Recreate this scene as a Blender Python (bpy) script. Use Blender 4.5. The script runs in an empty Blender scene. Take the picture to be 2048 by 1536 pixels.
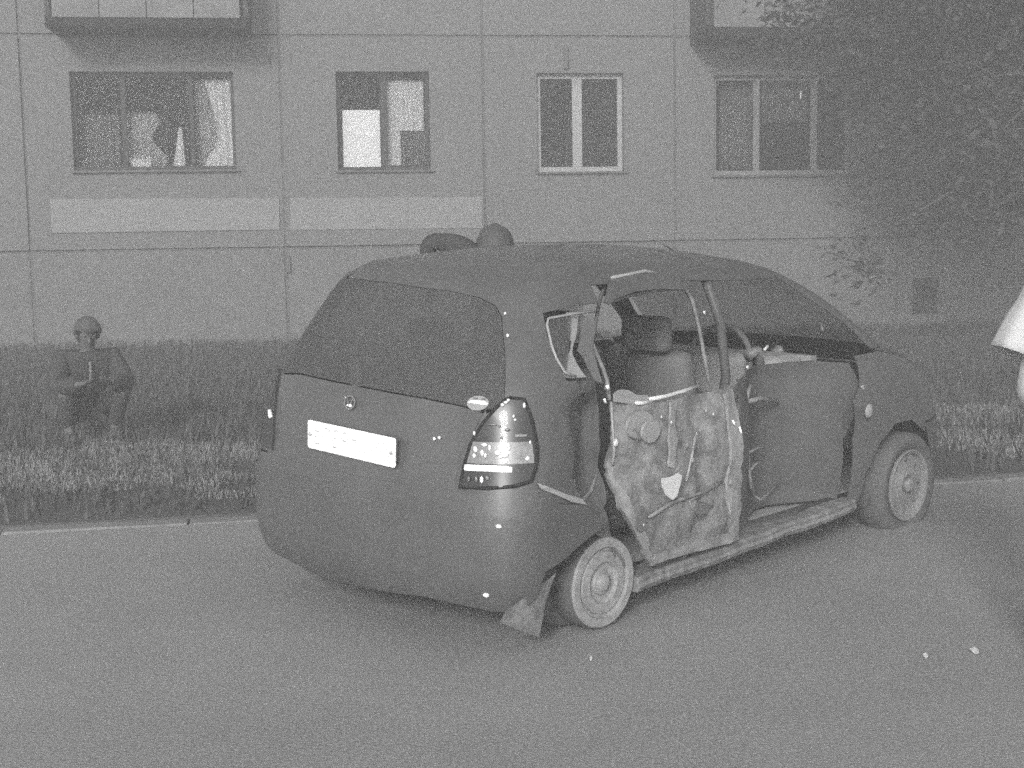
import bpy, bmesh, math, random
from mathutils import Vector, Matrix
import mathutils.noise as mn
rnd = random.Random(7)
R = math.radians

# ------------------------------------------------------------------ camera, world, sun, exposure
S = bpy.context.scene
C = S.collection
cam = bpy.data.objects.new('camera', bpy.data.cameras.new('camera')); C.objects.link(cam)
cam.data.sensor_width = 36; cam.data.lens = 36*2650/2048; cam.data.clip_start = .05; cam.data.clip_end = 400
cam.location = (0, 0, 1.58)
cam.rotation_euler = (Matrix.Rotation(R(90)-.1115, 4, 'X') @ Matrix.Rotation(-.0155, 4, 'Z')).to_euler()
S.camera = cam

SUN_EL, SUN_AZ = 22, -12          # light comes from behind the camera, a little to its left
w = bpy.data.worlds.new('World'); S.world = w; w.use_nodes = True
nt = w.node_tree; nt.nodes.clear()
sky = nt.nodes.new('ShaderNodeTexSky'); sky.sky_type = 'NISHITA'; sky.sun_disc = False
sky.sun_elevation = R(SUN_EL); sky.sun_rotation = R(180-SUN_AZ)
bw = nt.nodes.new('ShaderNodeRGBToBW'); bg = nt.nodes.new('ShaderNodeBackground'); bg.inputs[1].default_value = .10
wo = nt.nodes.new('ShaderNodeOutputWorld')
nt.links.new(sky.outputs[0], bw.inputs[0]); nt.links.new(bw.outputs[0], bg.inputs[0]); nt.links.new(bg.outputs[0], wo.inputs[0])
sd = bpy.data.lights.new('sun', 'SUN'); sd.energy = 1.5; sd.angle = R(12); sd.color = (1, .995, .985)
sun = bpy.data.objects.new('sun', sd); C.objects.link(sun)
sdir = Vector((-math.sin(R(SUN_AZ))*math.cos(R(SUN_EL)), math.cos(R(SUN_AZ))*math.cos(R(SUN_EL)), -math.sin(R(SUN_EL))))
sun.rotation_euler = sdir.to_track_quat('-Z', 'Y').to_euler(); sun.location = -sdir*30
S.view_settings.view_transform = 'Standard'; S.view_settings.look = 'None'
S.view_settings.exposure = 1.02; S.view_settings.gamma = 1; S.view_settings.use_curve_mapping = False
HAZE = .018
S.cycles.use_denoising = False
S.cycles.use_adaptive_sampling = True; S.cycles.adaptive_threshold = .10; S.cycles.adaptive_min_samples = 24
S.cycles.max_bounces = 6; S.cycles.volume_bounces = 1

# ------------------------------------------------------------------ materials (all neutral: the photograph is black and white)
def M(name, v, rough=.85, spec=.25, grain=.18, gs=60, blotch=.15, bs=1.2, bump=.0, bsc=80, metal=0., coat=0., trans=0., emit=0.):
    m = bpy.data.materials.new(name); m.use_nodes = True; n = m.node_tree; b = n.nodes['Principled BSDF']
    b.inputs['Roughness'].default_value = rough; b.inputs['Specular IOR Level'].default_value = spec
    b.inputs['Metallic'].default_value = metal; b.inputs['Coat Weight'].default_value = coat
    b.inputs['Transmission Weight'].default_value = trans
    if emit:
        b.inputs['Emission Color'].default_value = (1, 1, 1, 1); b.inputs['Emission Strength'].default_value = emit
    tc = n.nodes.new('ShaderNodeTexCoord')
    def noise(sc, det, ro=.6):
        t = n.nodes.new('ShaderNodeTexNoise'); t.inputs['Scale'].default_value = sc; t.inputs['Detail'].default_value = det
        t.inputs['Roughness'].default_value = ro; n.links.new(tc.outputs['Object'], t.inputs['Vector']); return t
    a, c = noise(gs, 2, .7), noise(bs, 5, .65)
    def ma(op, x, y):
        k = n.nodes.new('ShaderNodeMath'); k.operation = op
        for i, q in enumerate((x, y)):
            if isinstance(q, (int, float)): k.inputs[i].default_value = q
            else: n.links.new(q, k.inputs[i])
        return k.outputs[0]
    f1 = ma('MULTIPLY', ma('SUBTRACT', a.outputs['Fac'], .5), grain*2.6)
    f2 = ma('MULTIPLY', ma('SUBTRACT', c.outputs['Fac'], .5), blotch*2.6)
    val = ma('MULTIPLY', ma('MAXIMUM', ma('ADD', ma('ADD', f1, f2), 1.), .15), v)
    cb = n.nodes.new('ShaderNodeCombineColor')
    for i in range(3): n.links.new(val, cb.inputs[i])
    n.links.new(cb.outputs[0], b.inputs['Base Color'])
    if bump:
        bt = noise(bsc, 4); bn = n.nodes.new('ShaderNodeBump'); bn.inputs['Strength'].default_value = bump
        bn.inputs['Distance'].default_value = .01
        n.links.new(bt.outputs['Fac'], bn.inputs['Height']); n.links.new(bn.outputs[0], b.inputs['Normal'])
    return m
def GLASS(name, dark=.0, reflect=.08, dust=.1):
    """thin pane: mostly see-through, a little mirror"""
    m = bpy.data.materials.new(name); m.use_nodes = True; n = m.node_tree; n.nodes.clear()
    t = n.nodes.new('ShaderNodeBsdfTransparent'); g = n.nodes.new('ShaderNodeBsdfGlossy'); g.inputs['Roughness'].default_value = .04
    k = 1-dark; t.inputs[0].default_value = (k, k, k, 1)
    x = n.nodes.new('ShaderNodeMixShader'); o = n.nodes.new('ShaderNodeOutputMaterial'); fr = n.nodes.new('ShaderNodeLayerWeight'); pw_ = n.nodes.new('ShaderNodeMath'); pw_.operation = 'POWER'; pw_.inputs[1].default_value = 5.; n.links.new(fr.outputs['Facing'], pw_.inputs[0])
    mt = n.nodes.new('ShaderNodeMath'); mt.operation = 'MULTIPLY_ADD'; mt.inputs[1].default_value = .5; mt.inputs[2].default_value = reflect*.5
    n.links.new(pw_.outputs[0], mt.inputs[0]); n.links.new(mt.outputs[0], x.inputs[0])
    n.links.new(t.outputs[0], x.inputs[1]); n.links.new(g.outputs[0], x.inputs[2])
    df = n.nodes.new('ShaderNodeBsdfDiffuse'); df.inputs[0].default_value = (.2, .2, .2, 1); y = n.nodes.new('ShaderNodeMixShader'); y.inputs[0].default_value = dust
    n.links.new(x.outputs[0], y.inputs[1]); n.links.new(df.outputs[0], y.inputs[2]); n.links.new(y.outputs[0], o.inputs[0])
    return m
m_wall = M('render_coat', .185, grain=.30, gs=22, blotch=.10, bs=.7, bump=.35, bsc=60)
m_plinth = M('plinth_coat', .175, grain=.30, gs=22, blotch=.16, bs=.9, bump=.4, bsc=50)
m_patch = M('fresh_paint', .27, grain=.18, gs=24, blotch=.12, bs=1.5)
m_seam = M('joint_mortar', .145, grain=.3, blotch=.5, bs=1.5)
m_asph = M('asphalt', .305, grain=.55, gs=75, blotch=.24, bs=.55, bump=.6, bsc=120)
m_kerb = M('kerb_concrete', .23, grain=.4, gs=60, blotch=.3, bs=3)
m_soil = M('soil', .10, grain=.3, gs=40, blotch=.3, bs=.6, bump=.8, bsc=20)
m_gpale = M('dry_grass', .25, rough=.7, grain=.2, blotch=.5, bs=.8)
m_gdark = M('dark_grass', .085, rough=.7, grain=.2, blotch=.35, bs=.6)
m_leaf = M('leaf', .075, rough=.8, spec=.1, grain=.1, gs=9, blotch=.25, bs=1.1)
m_bark = M('bark', .10, grain=.4, gs=20, bump=.8, bsc=25)
m_frame_w = M('white_frame', .40, rough=.5, grain=.06)
m_frame_d = M('dark_frame', .05, rough=.6)
m_frame_m = M('grey_frame', .24, rough=.6)
m_para = M('parapet_sheet', .205, grain=.2, gs=24, blotch=.4, bs=2)
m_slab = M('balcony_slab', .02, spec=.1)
m_room = M('dark_room', .03, grain=.1)
m_curt = M('white_curtain', .80, emit=.035, grain=.08, gs=8, blotch=.12, bs=3)  # faint glow put in, stands in for room light behind the cloth
m_lace = M('lace_curtain', .22, grain=.35, gs=14, blotch=.5, bs=4)
m_blind = M('white_blind', .86, emit=.07, grain=.05, blotch=.04)  # glow put into the blind as if the room were lit
m_pane = GLASS('window_glass', .05, .015, .02)
m_sill = M('sill_metal', .13, rough=.5)
m_body = M('car_paint', .095, rough=.42, spec=.5, grain=.12, gs=40, blotch=.28, bs=2.6, coat=.25)
m_body_d = M('car_paint_crushed', .095, rough=.5, spec=.4, grain=.15, gs=30, blotch=.25, bs=5, bump=.3, bsc=14)
m_cglass = GLASS('tinted_glass', .4, .045, .30)
m_cglass2 = GLASS('side_glass', .18, .06, .10)
m_dark = M('grey_plastic', .15, rough=.6, grain=.1)
m_seat = M('seat_cloth', .17, grain=.2)
m_bare = M('bare_dusty_steel', .215, rough=.65, spec=.35, grain=.4, gs=30, blotch=.8, bs=13, bump=.7, bsc=18)
m_shard = M('torn_bright_metal', .34, rough=.45, spec=.5, grain=.2)
m_shard2 = M('scuffed_steel', .28, rough=.6, grain=.35, gs=30, blotch=.45, bs=9, bump=.4, bsc=20)
m_bright = M('bright_trim', .78, rough=.35, spec=.6, grain=.05)
m_chrome = M('chrome', .85, rough=.15, metal=1., grain=.02)
m_plate = M('plate_white', .97, rough=.4, grain=.01, blotch=.01)
m_ink = M('plate_ink', .5, rough=.5, grain=.02)
m_lampd = M('lamp_smoked_lens', .035, rough=.3, spec=.5, coat=.1, grain=.1)
m_lampm = M('lamp_clear_lens', .24, rough=.3, spec=.6, coat=.1, grain=.35, gs=60, blotch=.4, bs=25)
m_gask = M('rubber_gasket', .025, rough=.8, spec=.1)
m_lampw = M('white_and_glint', .95, rough=.2, grain=.02)  # white for painted glints, also for real white bits
m_tyre_dust = M('dusty_rubber', .12, grain=.3, gs=40, blotch=.3, bs=6)
m_tyre = M('rubber', .10, grain=.15)
m_rim = M('dusty_rim', .24, rough=.6, grain=.3, gs=50, blotch=.3, bs=9)
m_paper = M('paper', .62, grain=.1)
m_cloth_w = M('white_cotton', .54, grain=.06, gs=120, blotch=.05)
m_cloth_d = M('dark_cloth', .06, grain=.15)
m_cloth_k = M('black_jacket', .055, grain=.15)
m_skin = M('skin', .42, rough=.6, grain=.05, blotch=.05)
m_skin_d = M('face_skin', .13, rough=.6)
m_hair = M('hair', .08, rough=.6, grain=.4, gs=90)
m_cap = M('dark_cap', .09)
m_shoe = M('shoe', .09)
m_vent = M('vent_dark', .03)
m_litter = M('litter', .6)

# ------------------------------------------------------------------ helpers
def tag(o, label=None, cat=None, group=None, kind=None):
    for k, v in (('label', label), ('category', cat), ('group', group), ('kind', kind)):
        if v: o[k] = v
    return o
def empty(name, loc, rot=(0, 0, 0)):
    o = bpy.data.objects.new(name, None); C.objects.link(o); o.location = loc; o.rotation_euler = rot; o.empty_display_size = .2
    return o
def link(name, me, mat, parent=None, smooth=False):
    o = bpy.data.objects.new(name, me); C.objects.link(o); o.parent = parent
    if mat and not me.materials: me.materials.append(mat)
    if smooth: me.shade_smooth()
    return o
def fin(name, bm, mat, parent=None, smooth=False, recalc=True):
    if recalc: bmesh.ops.recalc_face_normals(bm, faces=bm.faces)
    me = bpy.data.meshes.new(name); bm.to_mesh(me); bm.free()
    return link(name, me, mat, parent, smooth)
def box(bm, x0, x1, y0, y1, z0, z1, bev=0.):
    r = bmesh.ops.create_cube(bm, size=1); vs = r['verts']
    for v in vs: v.co = Vector(((x0+x1)/2+v.co.x*(x1-x0), (y0+y1)/2+v.co.y*(y1-y0), (z0+z1)/2+v.co.z*(z1-z0)))
    if bev:
        es = list({e for v in vs for e in v.link_edges})
        bmesh.ops.bevel(bm, geom=es, offset=bev, segments=2, affect='EDGES', profile=.5)
    return bm
def boxo(name, mat, parent, *a, bev=0.):
    bm = bmesh.new(); box(bm, *a, bev=bev); return fin(name, bm, mat, parent)
def tube(bm, pts, rad, n=8, cap=True):
    pts = [Vector(p) for p in pts]; rr = rad if isinstance(rad, (list, tuple)) else [rad]*len(pts)
    rings = []; up = None
    for i, p in enumerate(pts):
        t = (pts[min(i+1, len(pts)-1)]-pts[max(i-1, 0)]).normalized()
        if up is None: up = t.orthogonal().normalized()
        up = (up-t*up.dot(t)).normalized(); s = t.cross(up)
        rings.append([bm.verts.new(p+(up*math.cos(2*math.pi*k/n)+s*math.sin(2*math.pi*k/n))*rr[i]) for k in range(n)])
    for a, b in zip(rings, rings[1:]):
        for k in range(n): bm.faces.new((a[k], a[(k+1) % n], b[(k+1) % n], b[k]))
    if cap: bm.faces.new(rings[0][::-1]); bm.faces.new(rings[-1])
def tubeo(name, mat, parent, pts, rad, n=8):
    bm = bmesh.new(); tube(bm, pts, rad, n); return fin(name, bm, mat, parent, True)
def lathe(bm, prof, n=32, caps=(1, 1), mat4=None):
    """prof: (axial, radius) pairs turned about the x axis"""
    rings = []
    for ax, r in prof:
        ring = []
        for k in range(n):
            t = 2*math.pi*k/n; v = Vector((ax, r*math.cos(t), r*math.sin(t)))
            ring.append(bm.verts.new(mat4 @ v if mat4 else v))
        rings.append(ring)
    for a, b in zip(rings, rings[1:]):
        for k in range(n): bm.faces.new((a[k], a[(k+1) % n], b[(k+1) % n], b[k]))
    if caps[0]: bm.faces.new(rings[0])
    if caps[1]: bm.faces.new(rings[-1][::-1])
def ball(bm, c, r, sub=2):
    q = bmesh.ops.create_icosphere(bm, subdivisions=sub, radius=1)
    for v in q['verts']: v.co = Vector(c)+Vector((v.co.x*r[0], v.co.y*r[1], v.co.z*r[2]))
    return q['verts']
def slab(bm, pts, nrm, th):
    """flat outline pts (3D, planar-ish) given a thickness along nrm"""
    n = Vector(nrm)*th; a = [bm.verts.new(Vector(p)) for p in pts]; b = [bm.verts.new(Vector(p)-n) for p in pts]
    bm.faces.new(a); bm.faces.new(b[::-1])
    for i in range(len(a)): bm.faces.new((a[i], b[i], b[(i+1) % len(a)], a[(i+1) % len(a)]))

# ================================================================== GROUND
def sheet(name, pts, z, mat, thick=.3):
    bm = bmesh.new(); slab(bm, [(x, y, z) for x, y in pts], (0, 0, 1), thick)
    o = fin(name, bm, mat); o['kind'] = 'structure'; return o
sheet('ground', [(-140, -60), (140, -60), (140, 160), (-140, 160)], -.06, m_soil)
KA, KB = Vector((-2.806, 7.097)), Vector((3.058, 8.205))
kd = (KB-KA).normalized(); kn = Vector((-kd.y, kd.x))
kpt = lambda s, d: KA+kd*s+kn*d
K0, K1 = -40, 46
# the road surface, a gently uneven sheet
bm = bmesh.new()
road = [kpt(K0, 0), kpt(K1, 0), kpt(K1, -11), kpt(K0, -11)]
slab(bm, [(p.x, p.y, 0) for p in road], (0, 0, 1), .05)
o = fin('road', bm, m_asph); o['kind'] = 'structure'
# kerb stones, sunk almost flush as in the photograph
kr = empty('kerb', (KA.x, KA.y, 0), (0, 0, math.atan2(kd.y, kd.x))); kr['kind'] = 'structure'
kme = None
for i in range(-6, 13):
    if kme is None:
        bm = bmesh.new(); box(bm, .004, .996, .0, .14, -.05, .018, bev=.010); o = fin('kerb_stone', bm, m_kerb, kr); kme = o.data
    else: o = link('kerb_stone', kme, m_kerb, kr)
    o.location = (i, 0, rnd.uniform(-.012, .004)); o.rotation_euler = (rnd.uniform(-.01, .01), rnd.uniform(-.006, .006), 0)
lawn = [kpt(K0, .145), kpt(K1, .145), kpt(K1, 14), kpt(K0, 14)]
sheet('lawn', [(p.x, p.y) for p in lawn], .02, m_soil, .06)
def grass(name, n, d0, d1, s0, s1, h0, h1, mat, keep=None, wd=.006):
    vs, fs = [], []
    k = 0
    while k < n:
        s, d = rnd.uniform(s0, s1), rnd.uniform(d0, d1)
        p = kpt(s, d)
        if keep and not keep(p, s, d): continue
        k += 1
        hgt = rnd.uniform(h0, h1); az = rnd.uniform(0, 6.28); lean = rnd.uniform(.1, .8)*hgt; wv = Vector((math.cos(az), math.sin(az), 0))
        side = Vector((-wv.y, wv.x, 0))*wd*rnd.uniform(.7, 1.6); b = Vector((p.x, p.y, .018)); i = len(vs)
        vs += [b-side, b+side, b+wv*lean*.4+Vector((0, 0, hgt*.65))+side*.6, b+wv*lean*.4+Vector((0, 0, hgt*.65))-side*.6, b+wv*lean+Vector((0, 0, hgt))]
        fs += [(i, i+1, i+2, i+3), (i+3, i+2, i+4)]
    me = bpy.data.meshes.new(name); me.from_pydata(vs, [], fs)
    o = link(name, me, mat); o['kind'] = 'stuff'; return o
def patch(p, s, d):
    v = mn.noise(Vector((p.x*.9, p.y*.9, 3)))+.5*mn.noise(Vector((p.x*2.7, p.y*2.7, 9)))
    return v > (-.30 if d > 1.2 else .15)+.9*max(0, d-2.2)/1.7 and rnd.random() < (.8 if s < 3.5 else .3)
grass('pale_grass', 80000, .60, 3.9, -3.0, 11, .02, .065, m_gpale, patch, .005)
grass('dark_grass', 60000, .2, 13.0, -6.5, 15, .04, .17, m_gdark, lambda p, s, d: d > 3 or rnd.random() < .6, .009)

# ================================================================== APARTMENT BLOCK
FY = R(7.42)
B = empty('apartment_building', (0, 20.257, 0), (0, 0, FY))
tag(B, 'long grey panel apartment block behind the wrecked car, balconies at the top', 'building')
def wallp(name, u0, u1, z0, z1, holes, mat, th=.28, y0=0.):
    """one prefabricated wall panel with its window openings, chamfered round the edge"""
    bm = bmesh.new()
    if not holes: box(bm, u0, u1, y0, y0+th, z0, z1, bev=.02)
    else:
        us = sorted({u0, u1, *[h[0] for h in holes], *[h[1] for h in holes]}); zs = sorted({z0, z1, *[h[2] for h in holes], *[h[3] for h in holes]})
        inside = lambda a, b: any(h[0] < a < h[1] and h[2] < b < h[3] for h in holes)
        grid = {}
        V = lambda i, j, y: grid.setdefault((i, j, y), None) or grid.__setitem__((i, j, y), bm.verts.new((us[i], y, zs[j]))) or grid[(i, j, y)]
        cell = {(i, j): not inside((us[i]+us[i+1])/2, (zs[j]+zs[j+1])/2) for i in range(len(us)-1) for j in range(len(zs)-1)}
        for (i, j), s in cell.items():
            if not s: continue
            for y in (y0, y0+th): bm.faces.new((V(i, j, y), V(i+1, j, y), V(i+1, j+1, y), V(i, j+1, y)))
            for di, dj, e in ((-1, 0, ((i, j), (i, j+1))), (1, 0, ((i+1, j), (i+1, j+1))), (0, -1, ((i, j), (i+1, j))), (0, 1, ((i, j+1), (i+1, j+1)))):
                if not cell.get((i+di, j+dj), False):
                    (a, b), (c, d) = e
                    bm.faces.new((V(a, b, y0), V(c, d, y0), V(c, d, y0+th), V(a, b, y0+th)))
    return fin(name, bm, mat, B)
UC = [-17.2, -13.8, -10.4, (-7.019, 2.913)[0], (-3.361, 2.888)[0], (-0.37, 2.867)[0], (2.577, 2.846)[0], (6.195, 2.821)[0], 9.3, 12.6, 16.0, 19.2]
ZS, ZT = (-0.912, 1.454)[1], (-0.848, 4.542)[1]           # joint above the plinth, joint above the ground-floor storey
H2 = ZT-ZS
g = .020
def hole(x0, y0, x1, y1):
    a = fpt(x0, y0, x1, y1); return a
W1 = ((-6.354, 3.265)[0], (-4.036, 3.254)[0], (-5.279, 2.613)[1], (-5.216, 4.023)[1])
W2 = ((-2.553, 3.248)[0], (-1.175, 3.241)[0], (-1.899, 2.583)[1], (-1.861, 4.025)[1])
W3 = ((0.442, 3.234)[0], (1.781, 3.228)[0], (1.094, 2.534)[1], (1.109, 4.004)[1])
W4 = ((3.192, 3.221)[0], (5.421, 3.211)[0], (4.248, 2.459)[1], (4.237, 3.975)[1])
holes = {3: [W1], 4: [W2], 5: [W3], 6: [W4]}
W0 = (-9.6, -8.2, W2[2], W2[3]); W5 = (UC[7]+.9, UC[7]+2.3, W3[2], W3[3]); W6 = (UC[8]+.8, UC[8]+2.2, W3[2], W3[3])
W7 = (-16.2, -14.8, W2[2], W2[3]); W8 = (-12.8, -11.4, W2[2], W2[3]); W9 = (13.6, 15.0, W3[2], W3[3]); W10 = (16.9, 18.3, W3[2], W3[3])
holes[0] = [W7]; holes[1] = [W8]; holes[2] = [W0]; holes[7] = [W5]; holes[8] = [W6]; holes[9] = [W9]; holes[10] = [W10]
for k in range(len(UC)-1):
    u0, u1 = UC[k]+g, UC[k+1]-g
    dy = rnd.uniform(-.012, .012)
    wallp('wall_panel', u0, u1, ZS+g, ZT-g, holes.get(k, []), m_wall, y0=dy)
    up = [(h[0], h[1], h[2]+H2, h[3]+H2) for h in holes.get(k, [])]
    wallp('wall_panel', u0, u1, ZT+g, ZT+H2-g, up, m_wall, y0=rnd.uniform(-.012, .012))
    wallp('wall_panel', u0, u1, ZT+H2+g, ZT+2*H2-g, [(h[0], h[1], h[2]+2*H2, h[3]+2*H2) for h in holes.get(k, [])], m_wall, y0=rnd.uniform(-.012, .012))
    wallp('plinth_panel', u0, u1, -.1, ZS-g, [], m_plinth, y0=.02+rnd.uniform(-.008, .008))
# joints, inner shell and roof
bm = bmesh.new(); box(bm, UC[0], UC[-1], .045, .27, -.1, ZS+.01); 
fin('joint_backing', bm, m_seam, B)
for k in range(len(UC)):
    bm = bmesh.new(); box(bm, UC[k]-.06, UC[k]+.06, .025, .27, ZS+.02, ZT+2*H2); fin('joint_filler', bm, m_seam, B)
for z in (ZT, ZT+H2, ZT+2*H2):
    bm = bmesh.new(); box(bm, UC[0]+.07, UC[-1]-.07, .03, .265, z-.05, z+.05); fin('joint_filler', bm, m_seam, B)
boxo('rear_wall', m_wall, B, UC[0], UC[-1], 9.7, 10, -.1, ZT+2*H2+.2)
boxo('end_wall', m_wall, B, UC[0]-.28, UC[0], -.02, 10, -.1, ZT+2*H2+.2)
boxo('end_wall', m_wall, B, UC[-1], UC[-1]+.28, -.02, 10, -.1, ZT+2*H2+.2)
boxo('roof', m_seam, B, UC[0]-.3, UC[-1]+.3, -.3, 10.2, ZT+2*H2+.21, ZT+2*H2+.4)
boxo('floor_slab', m_room, B, UC[0], UC[-1], .3, 9.6, ZS-.15, ZS)
for z in (ZT-.08, ZT+H2-.08): boxo('floor_slab', m_room, B, UC[0], UC[-1], .3, 9.6, z, z+.14)
boxo('partition_wall', m_room, B, UC[0], UC[-1], 3.2, 3.3, ZS+.01, ZT-.09)
for u in UC[1:-1]: boxo('partition_wall', m_room, B, u-.06, u+.06, .3, 3.19, ZS+.01, ZT-.09)
boxo('partition_wall', m_room, B, UC[0], UC[-1], 3.2, 3.3, ZT+.08, ZT+2*H2)
# light repainted band under the left windows
def band(x0, y0, x1, y1, x2, y2, x3, y3): pass
for q in ([(-6.708, 2.211), (-3.436, 2.187), (-3.445, 1.724), (-6.706, 1.721)],
          [(-3.276, 2.185), (-0.42, 2.167), (-0.414, 1.702), (-3.284, 1.714)]):
    bm = bmesh.new(); slab(bm, [(u, -.018, z) for u, z in q], (0, -1, 0), .012); fin('paint_patch', bm, m_patch, B)

def window(Wn, y, frame_m, parts, fw=.055, sill_m=m_sill, mull=(), name='window', label=None):
    """window frame with mullions; parts: list of (name, material, u0, u1, z0, z1, depth)"""
    u0, u1, z0, z1 = Wn
    bm = bmesh.new(); d = .07
    box(bm, u0, u0+fw, y, y+d, z0, z1, bev=.006); box(bm, u1-fw, u1, y, y+d, z0, z1, bev=.006)
    box(bm, u0+fw, u1-fw, y+.002, y+d-.002, z0, z0+fw, bev=.006); box(bm, u0+fw, u1-fw, y+.002, y+d-.002, z1-fw, z1, bev=.006)
    for mu, mw in mull: box(bm, mu-mw/2, mu+mw/2, y+.003, y+d-.003, z0+fw+.001, z1-fw-.001, bev=.006)
    f = fin(name, bm, frame_m, B)
    if label: f['label'] = label
    xs = [u0+fw]+[q for mu, mw in mull for q in (mu-mw/2, mu+mw/2)]+[u1-fw]
    for i in range(0, len(xs), 2):
        boxo('pane', m_pane, f, xs[i]+.001, xs[i+1]-.001, y+.03, y+.036, z0+fw+.001, z1-fw-.001)
    boxo('sill', sill_m, f, u0-.04, u1+.05, -.06, y-.002, z0-.035, z0-.002, bev=.006)
    return f
def curtain(f, mat, u0, u1, z0, z1, y, amp=.02, wl=.11, shape=None, name='curtain'):
    bm = bmesh.new(); nx, nz = max(8, int((u1-u0)/.02)), 14; g_ = []
    for j in range(nz+1):
        row = []
        for i in range(nx+1):
            tu, tz = i/nx, j/nz; z = z0+(z1-z0)*tz; a, b = (u0, u1) if not shape else shape(tz)
            u = a+(b-a)*tu
            row.append(bm.verts.new((u, y+amp*math.sin(u/wl*6.28+1.3*math.sin(z*2))+.3*amp*math.sin(u*41), z)))
        g_.append(row)
    for j in range(nz):
        for i in range(nx): bm.faces.new((g_[j][i], g_[j][i+1], g_[j+1][i+1], g_[j+1][i]))
    r = bmesh.ops.solidify(bm, geom=bm.faces[:], thickness=.004)
    return fin(name, bm, mat, f, True)
YW = .12
f = window(W1, YW, m_frame_d, [], mull=[((-5.633, 3.274)[0], .07), ((-4.668, 3.27)[0], .06)], label='three-part dark framed window, its right light curtained white')
curtain(f, m_lace, (-6.303, 3.29)[0], (-5.734, 3.287)[0], (-6.036, 2.65)[1], (-5.996, 3.462)[1], .34)
m_lace2 = M('net_curtain', .5, grain=.3, gs=12, blotch=.9, bs=3.5)
curtain(f, m_lace2, (-5.619, 3.286)[0], (-5.16, 3.284)[0], (-5.389, 2.659)[1], (-5.353, 3.467)[1], .30, shape=lambda t: ((-5.619, 3.286)[0], (-5.619, 3.286)[0]+.50-.12*t+.08*math.sin(9*t)))
curtain(f, m_curt, (-5.59, 3.286)[0], (-5.289, 3.285)[0], (-5.389, 2.666)[1], (-5.383, 2.79)[1], .24, amp=.008, name='pot_wrap')
curtain(f, m_curt, 0, 1, (-4.918, 2.676)[1], (-4.894, 3.247)[1], .26, amp=.01, shape=lambda t: ((-4.972, 3.284)[0]+.10*t, (-4.799, 3.283)[0]-.03*t))
curtain(f, m_lace2, (-4.625, 3.282)[0], (-4.276, 3.28)[0], (-4.445, 2.68)[1], (-4.395, 3.936)[1], .32)
curtain(f, m_curt, 0, 1, (-4.226, 2.678)[1], (-4.178, 3.936)[1], .27, shape=lambda t: ((-4.421, 3.281)[0]+.10*math.sin(4.5*t)-.10*(1-t)*(t<.2)+.08*t*t-.25*max(0, t-.85), (-4.086, 3.279)[0]))
f = window(W2, YW, m_frame_d, [], mull=[((-1.854, 3.257)[0], .10)], label='two-part window with a white blind low on its left')
boxo('blind', m_blind, f, (-2.47, 3.264)[0], (-1.912, 3.261)[0], .215, .225, (-2.213, 2.641)[1], (-2.189, 3.484)[1])
curtain(f, m_curt, (-1.795, 3.269)[0], (-1.244, 3.266)[0], (-1.526, 3.178)[1], (-1.508, 3.928)[1], .29, wl=.07)
curtain(f, m_curt, (-1.795, 3.269)[0], (-1.607, 3.268)[0], (-1.698, 2.664)[1], (-1.682, 3.276)[1], .29, wl=.07)
curtain(f, m_lace, (-1.622, 3.268)[0], (-1.229, 3.266)[0], (-1.471, 2.662)[1], (-1.455, 3.297)[1], .33)
f = window(W3, YW, m_frame_w, [], mull=[((1.082, 3.243)[0], .15)], fw=.075, label='white plastic framed window with two dark panes')
f = window(W4, YW, m_frame_m, [], mull=[((3.907, 3.23)[0], .10), ((4.836, 3.226)[0], .10)], fw=.07, label='three-part grey framed window behind the tree branches')
curtain(f, m_lace, (3.375, 3.245)[0], (3.907, 3.243)[0], (3.618, 2.565)[1], (3.614, 3.896)[1], .36)
curtain(f, m_lace, (4.061, 3.242)[0], (4.793, 3.239)[0], (4.426, 3.279)[1], (4.421, 3.896)[1], .36)
bm = bmesh.new(); ball(bm, ((4.611, 3.682)[0], YW-.012, (4.611, 3.682)[1]), (.018, .012, .07)); fin('pane_glint', bm, m_bright, f, True)  # bright bead painted as a glint on the glass
for q in (W0, W5, W6, W7, W8, W9, W10): window(q, YW, m_frame_m, [], mull=[((q[0]+q[1])/2, .08)])
for k in (1, 2): 
    for q in (W0, W1, W2, W3, W4, W5, W6, W7, W8, W9, W10): window((q[0], q[1], q[2]+k*H2, q[3]+k*H2), YW, m_frame_m, [], mull=[((q[0]+q[1])/2, .08)])
def balcony(u0, u1, zf, dep, lights):
    """slab, parapet frame, light infill panels"""
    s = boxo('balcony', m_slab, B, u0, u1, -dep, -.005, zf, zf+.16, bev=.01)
    for a, b in ((u0, u0+.06), (u1-.06, u1)): boxo('side_panel', m_frame_d, s, a, b, -dep+.05, -.01, zf+.162, zf+1.15)
    n = lights
    for i in range(n):
        a = u0+.10+(u1-u0-.2)*i/n; b = u0+.10+(u1-u0-.2)*(i+1)/n
        boxo('parapet_panel', m_para, s, a+.006, b-.006, -dep-.02, -dep+.02, zf+.13, zf+1.12, bev=.006)
    boxo('handrail', m_frame_d, s, u0, u1, -dep-.03, -dep+.03, zf+1.152, zf+1.20, bev=.008)
    return s
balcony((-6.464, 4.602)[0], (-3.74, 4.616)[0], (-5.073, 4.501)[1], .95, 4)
balcony((2.81, 4.51)[0], (5.304, 4.521)[0], (4.002, 4.414)[1], .95, 3)
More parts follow.
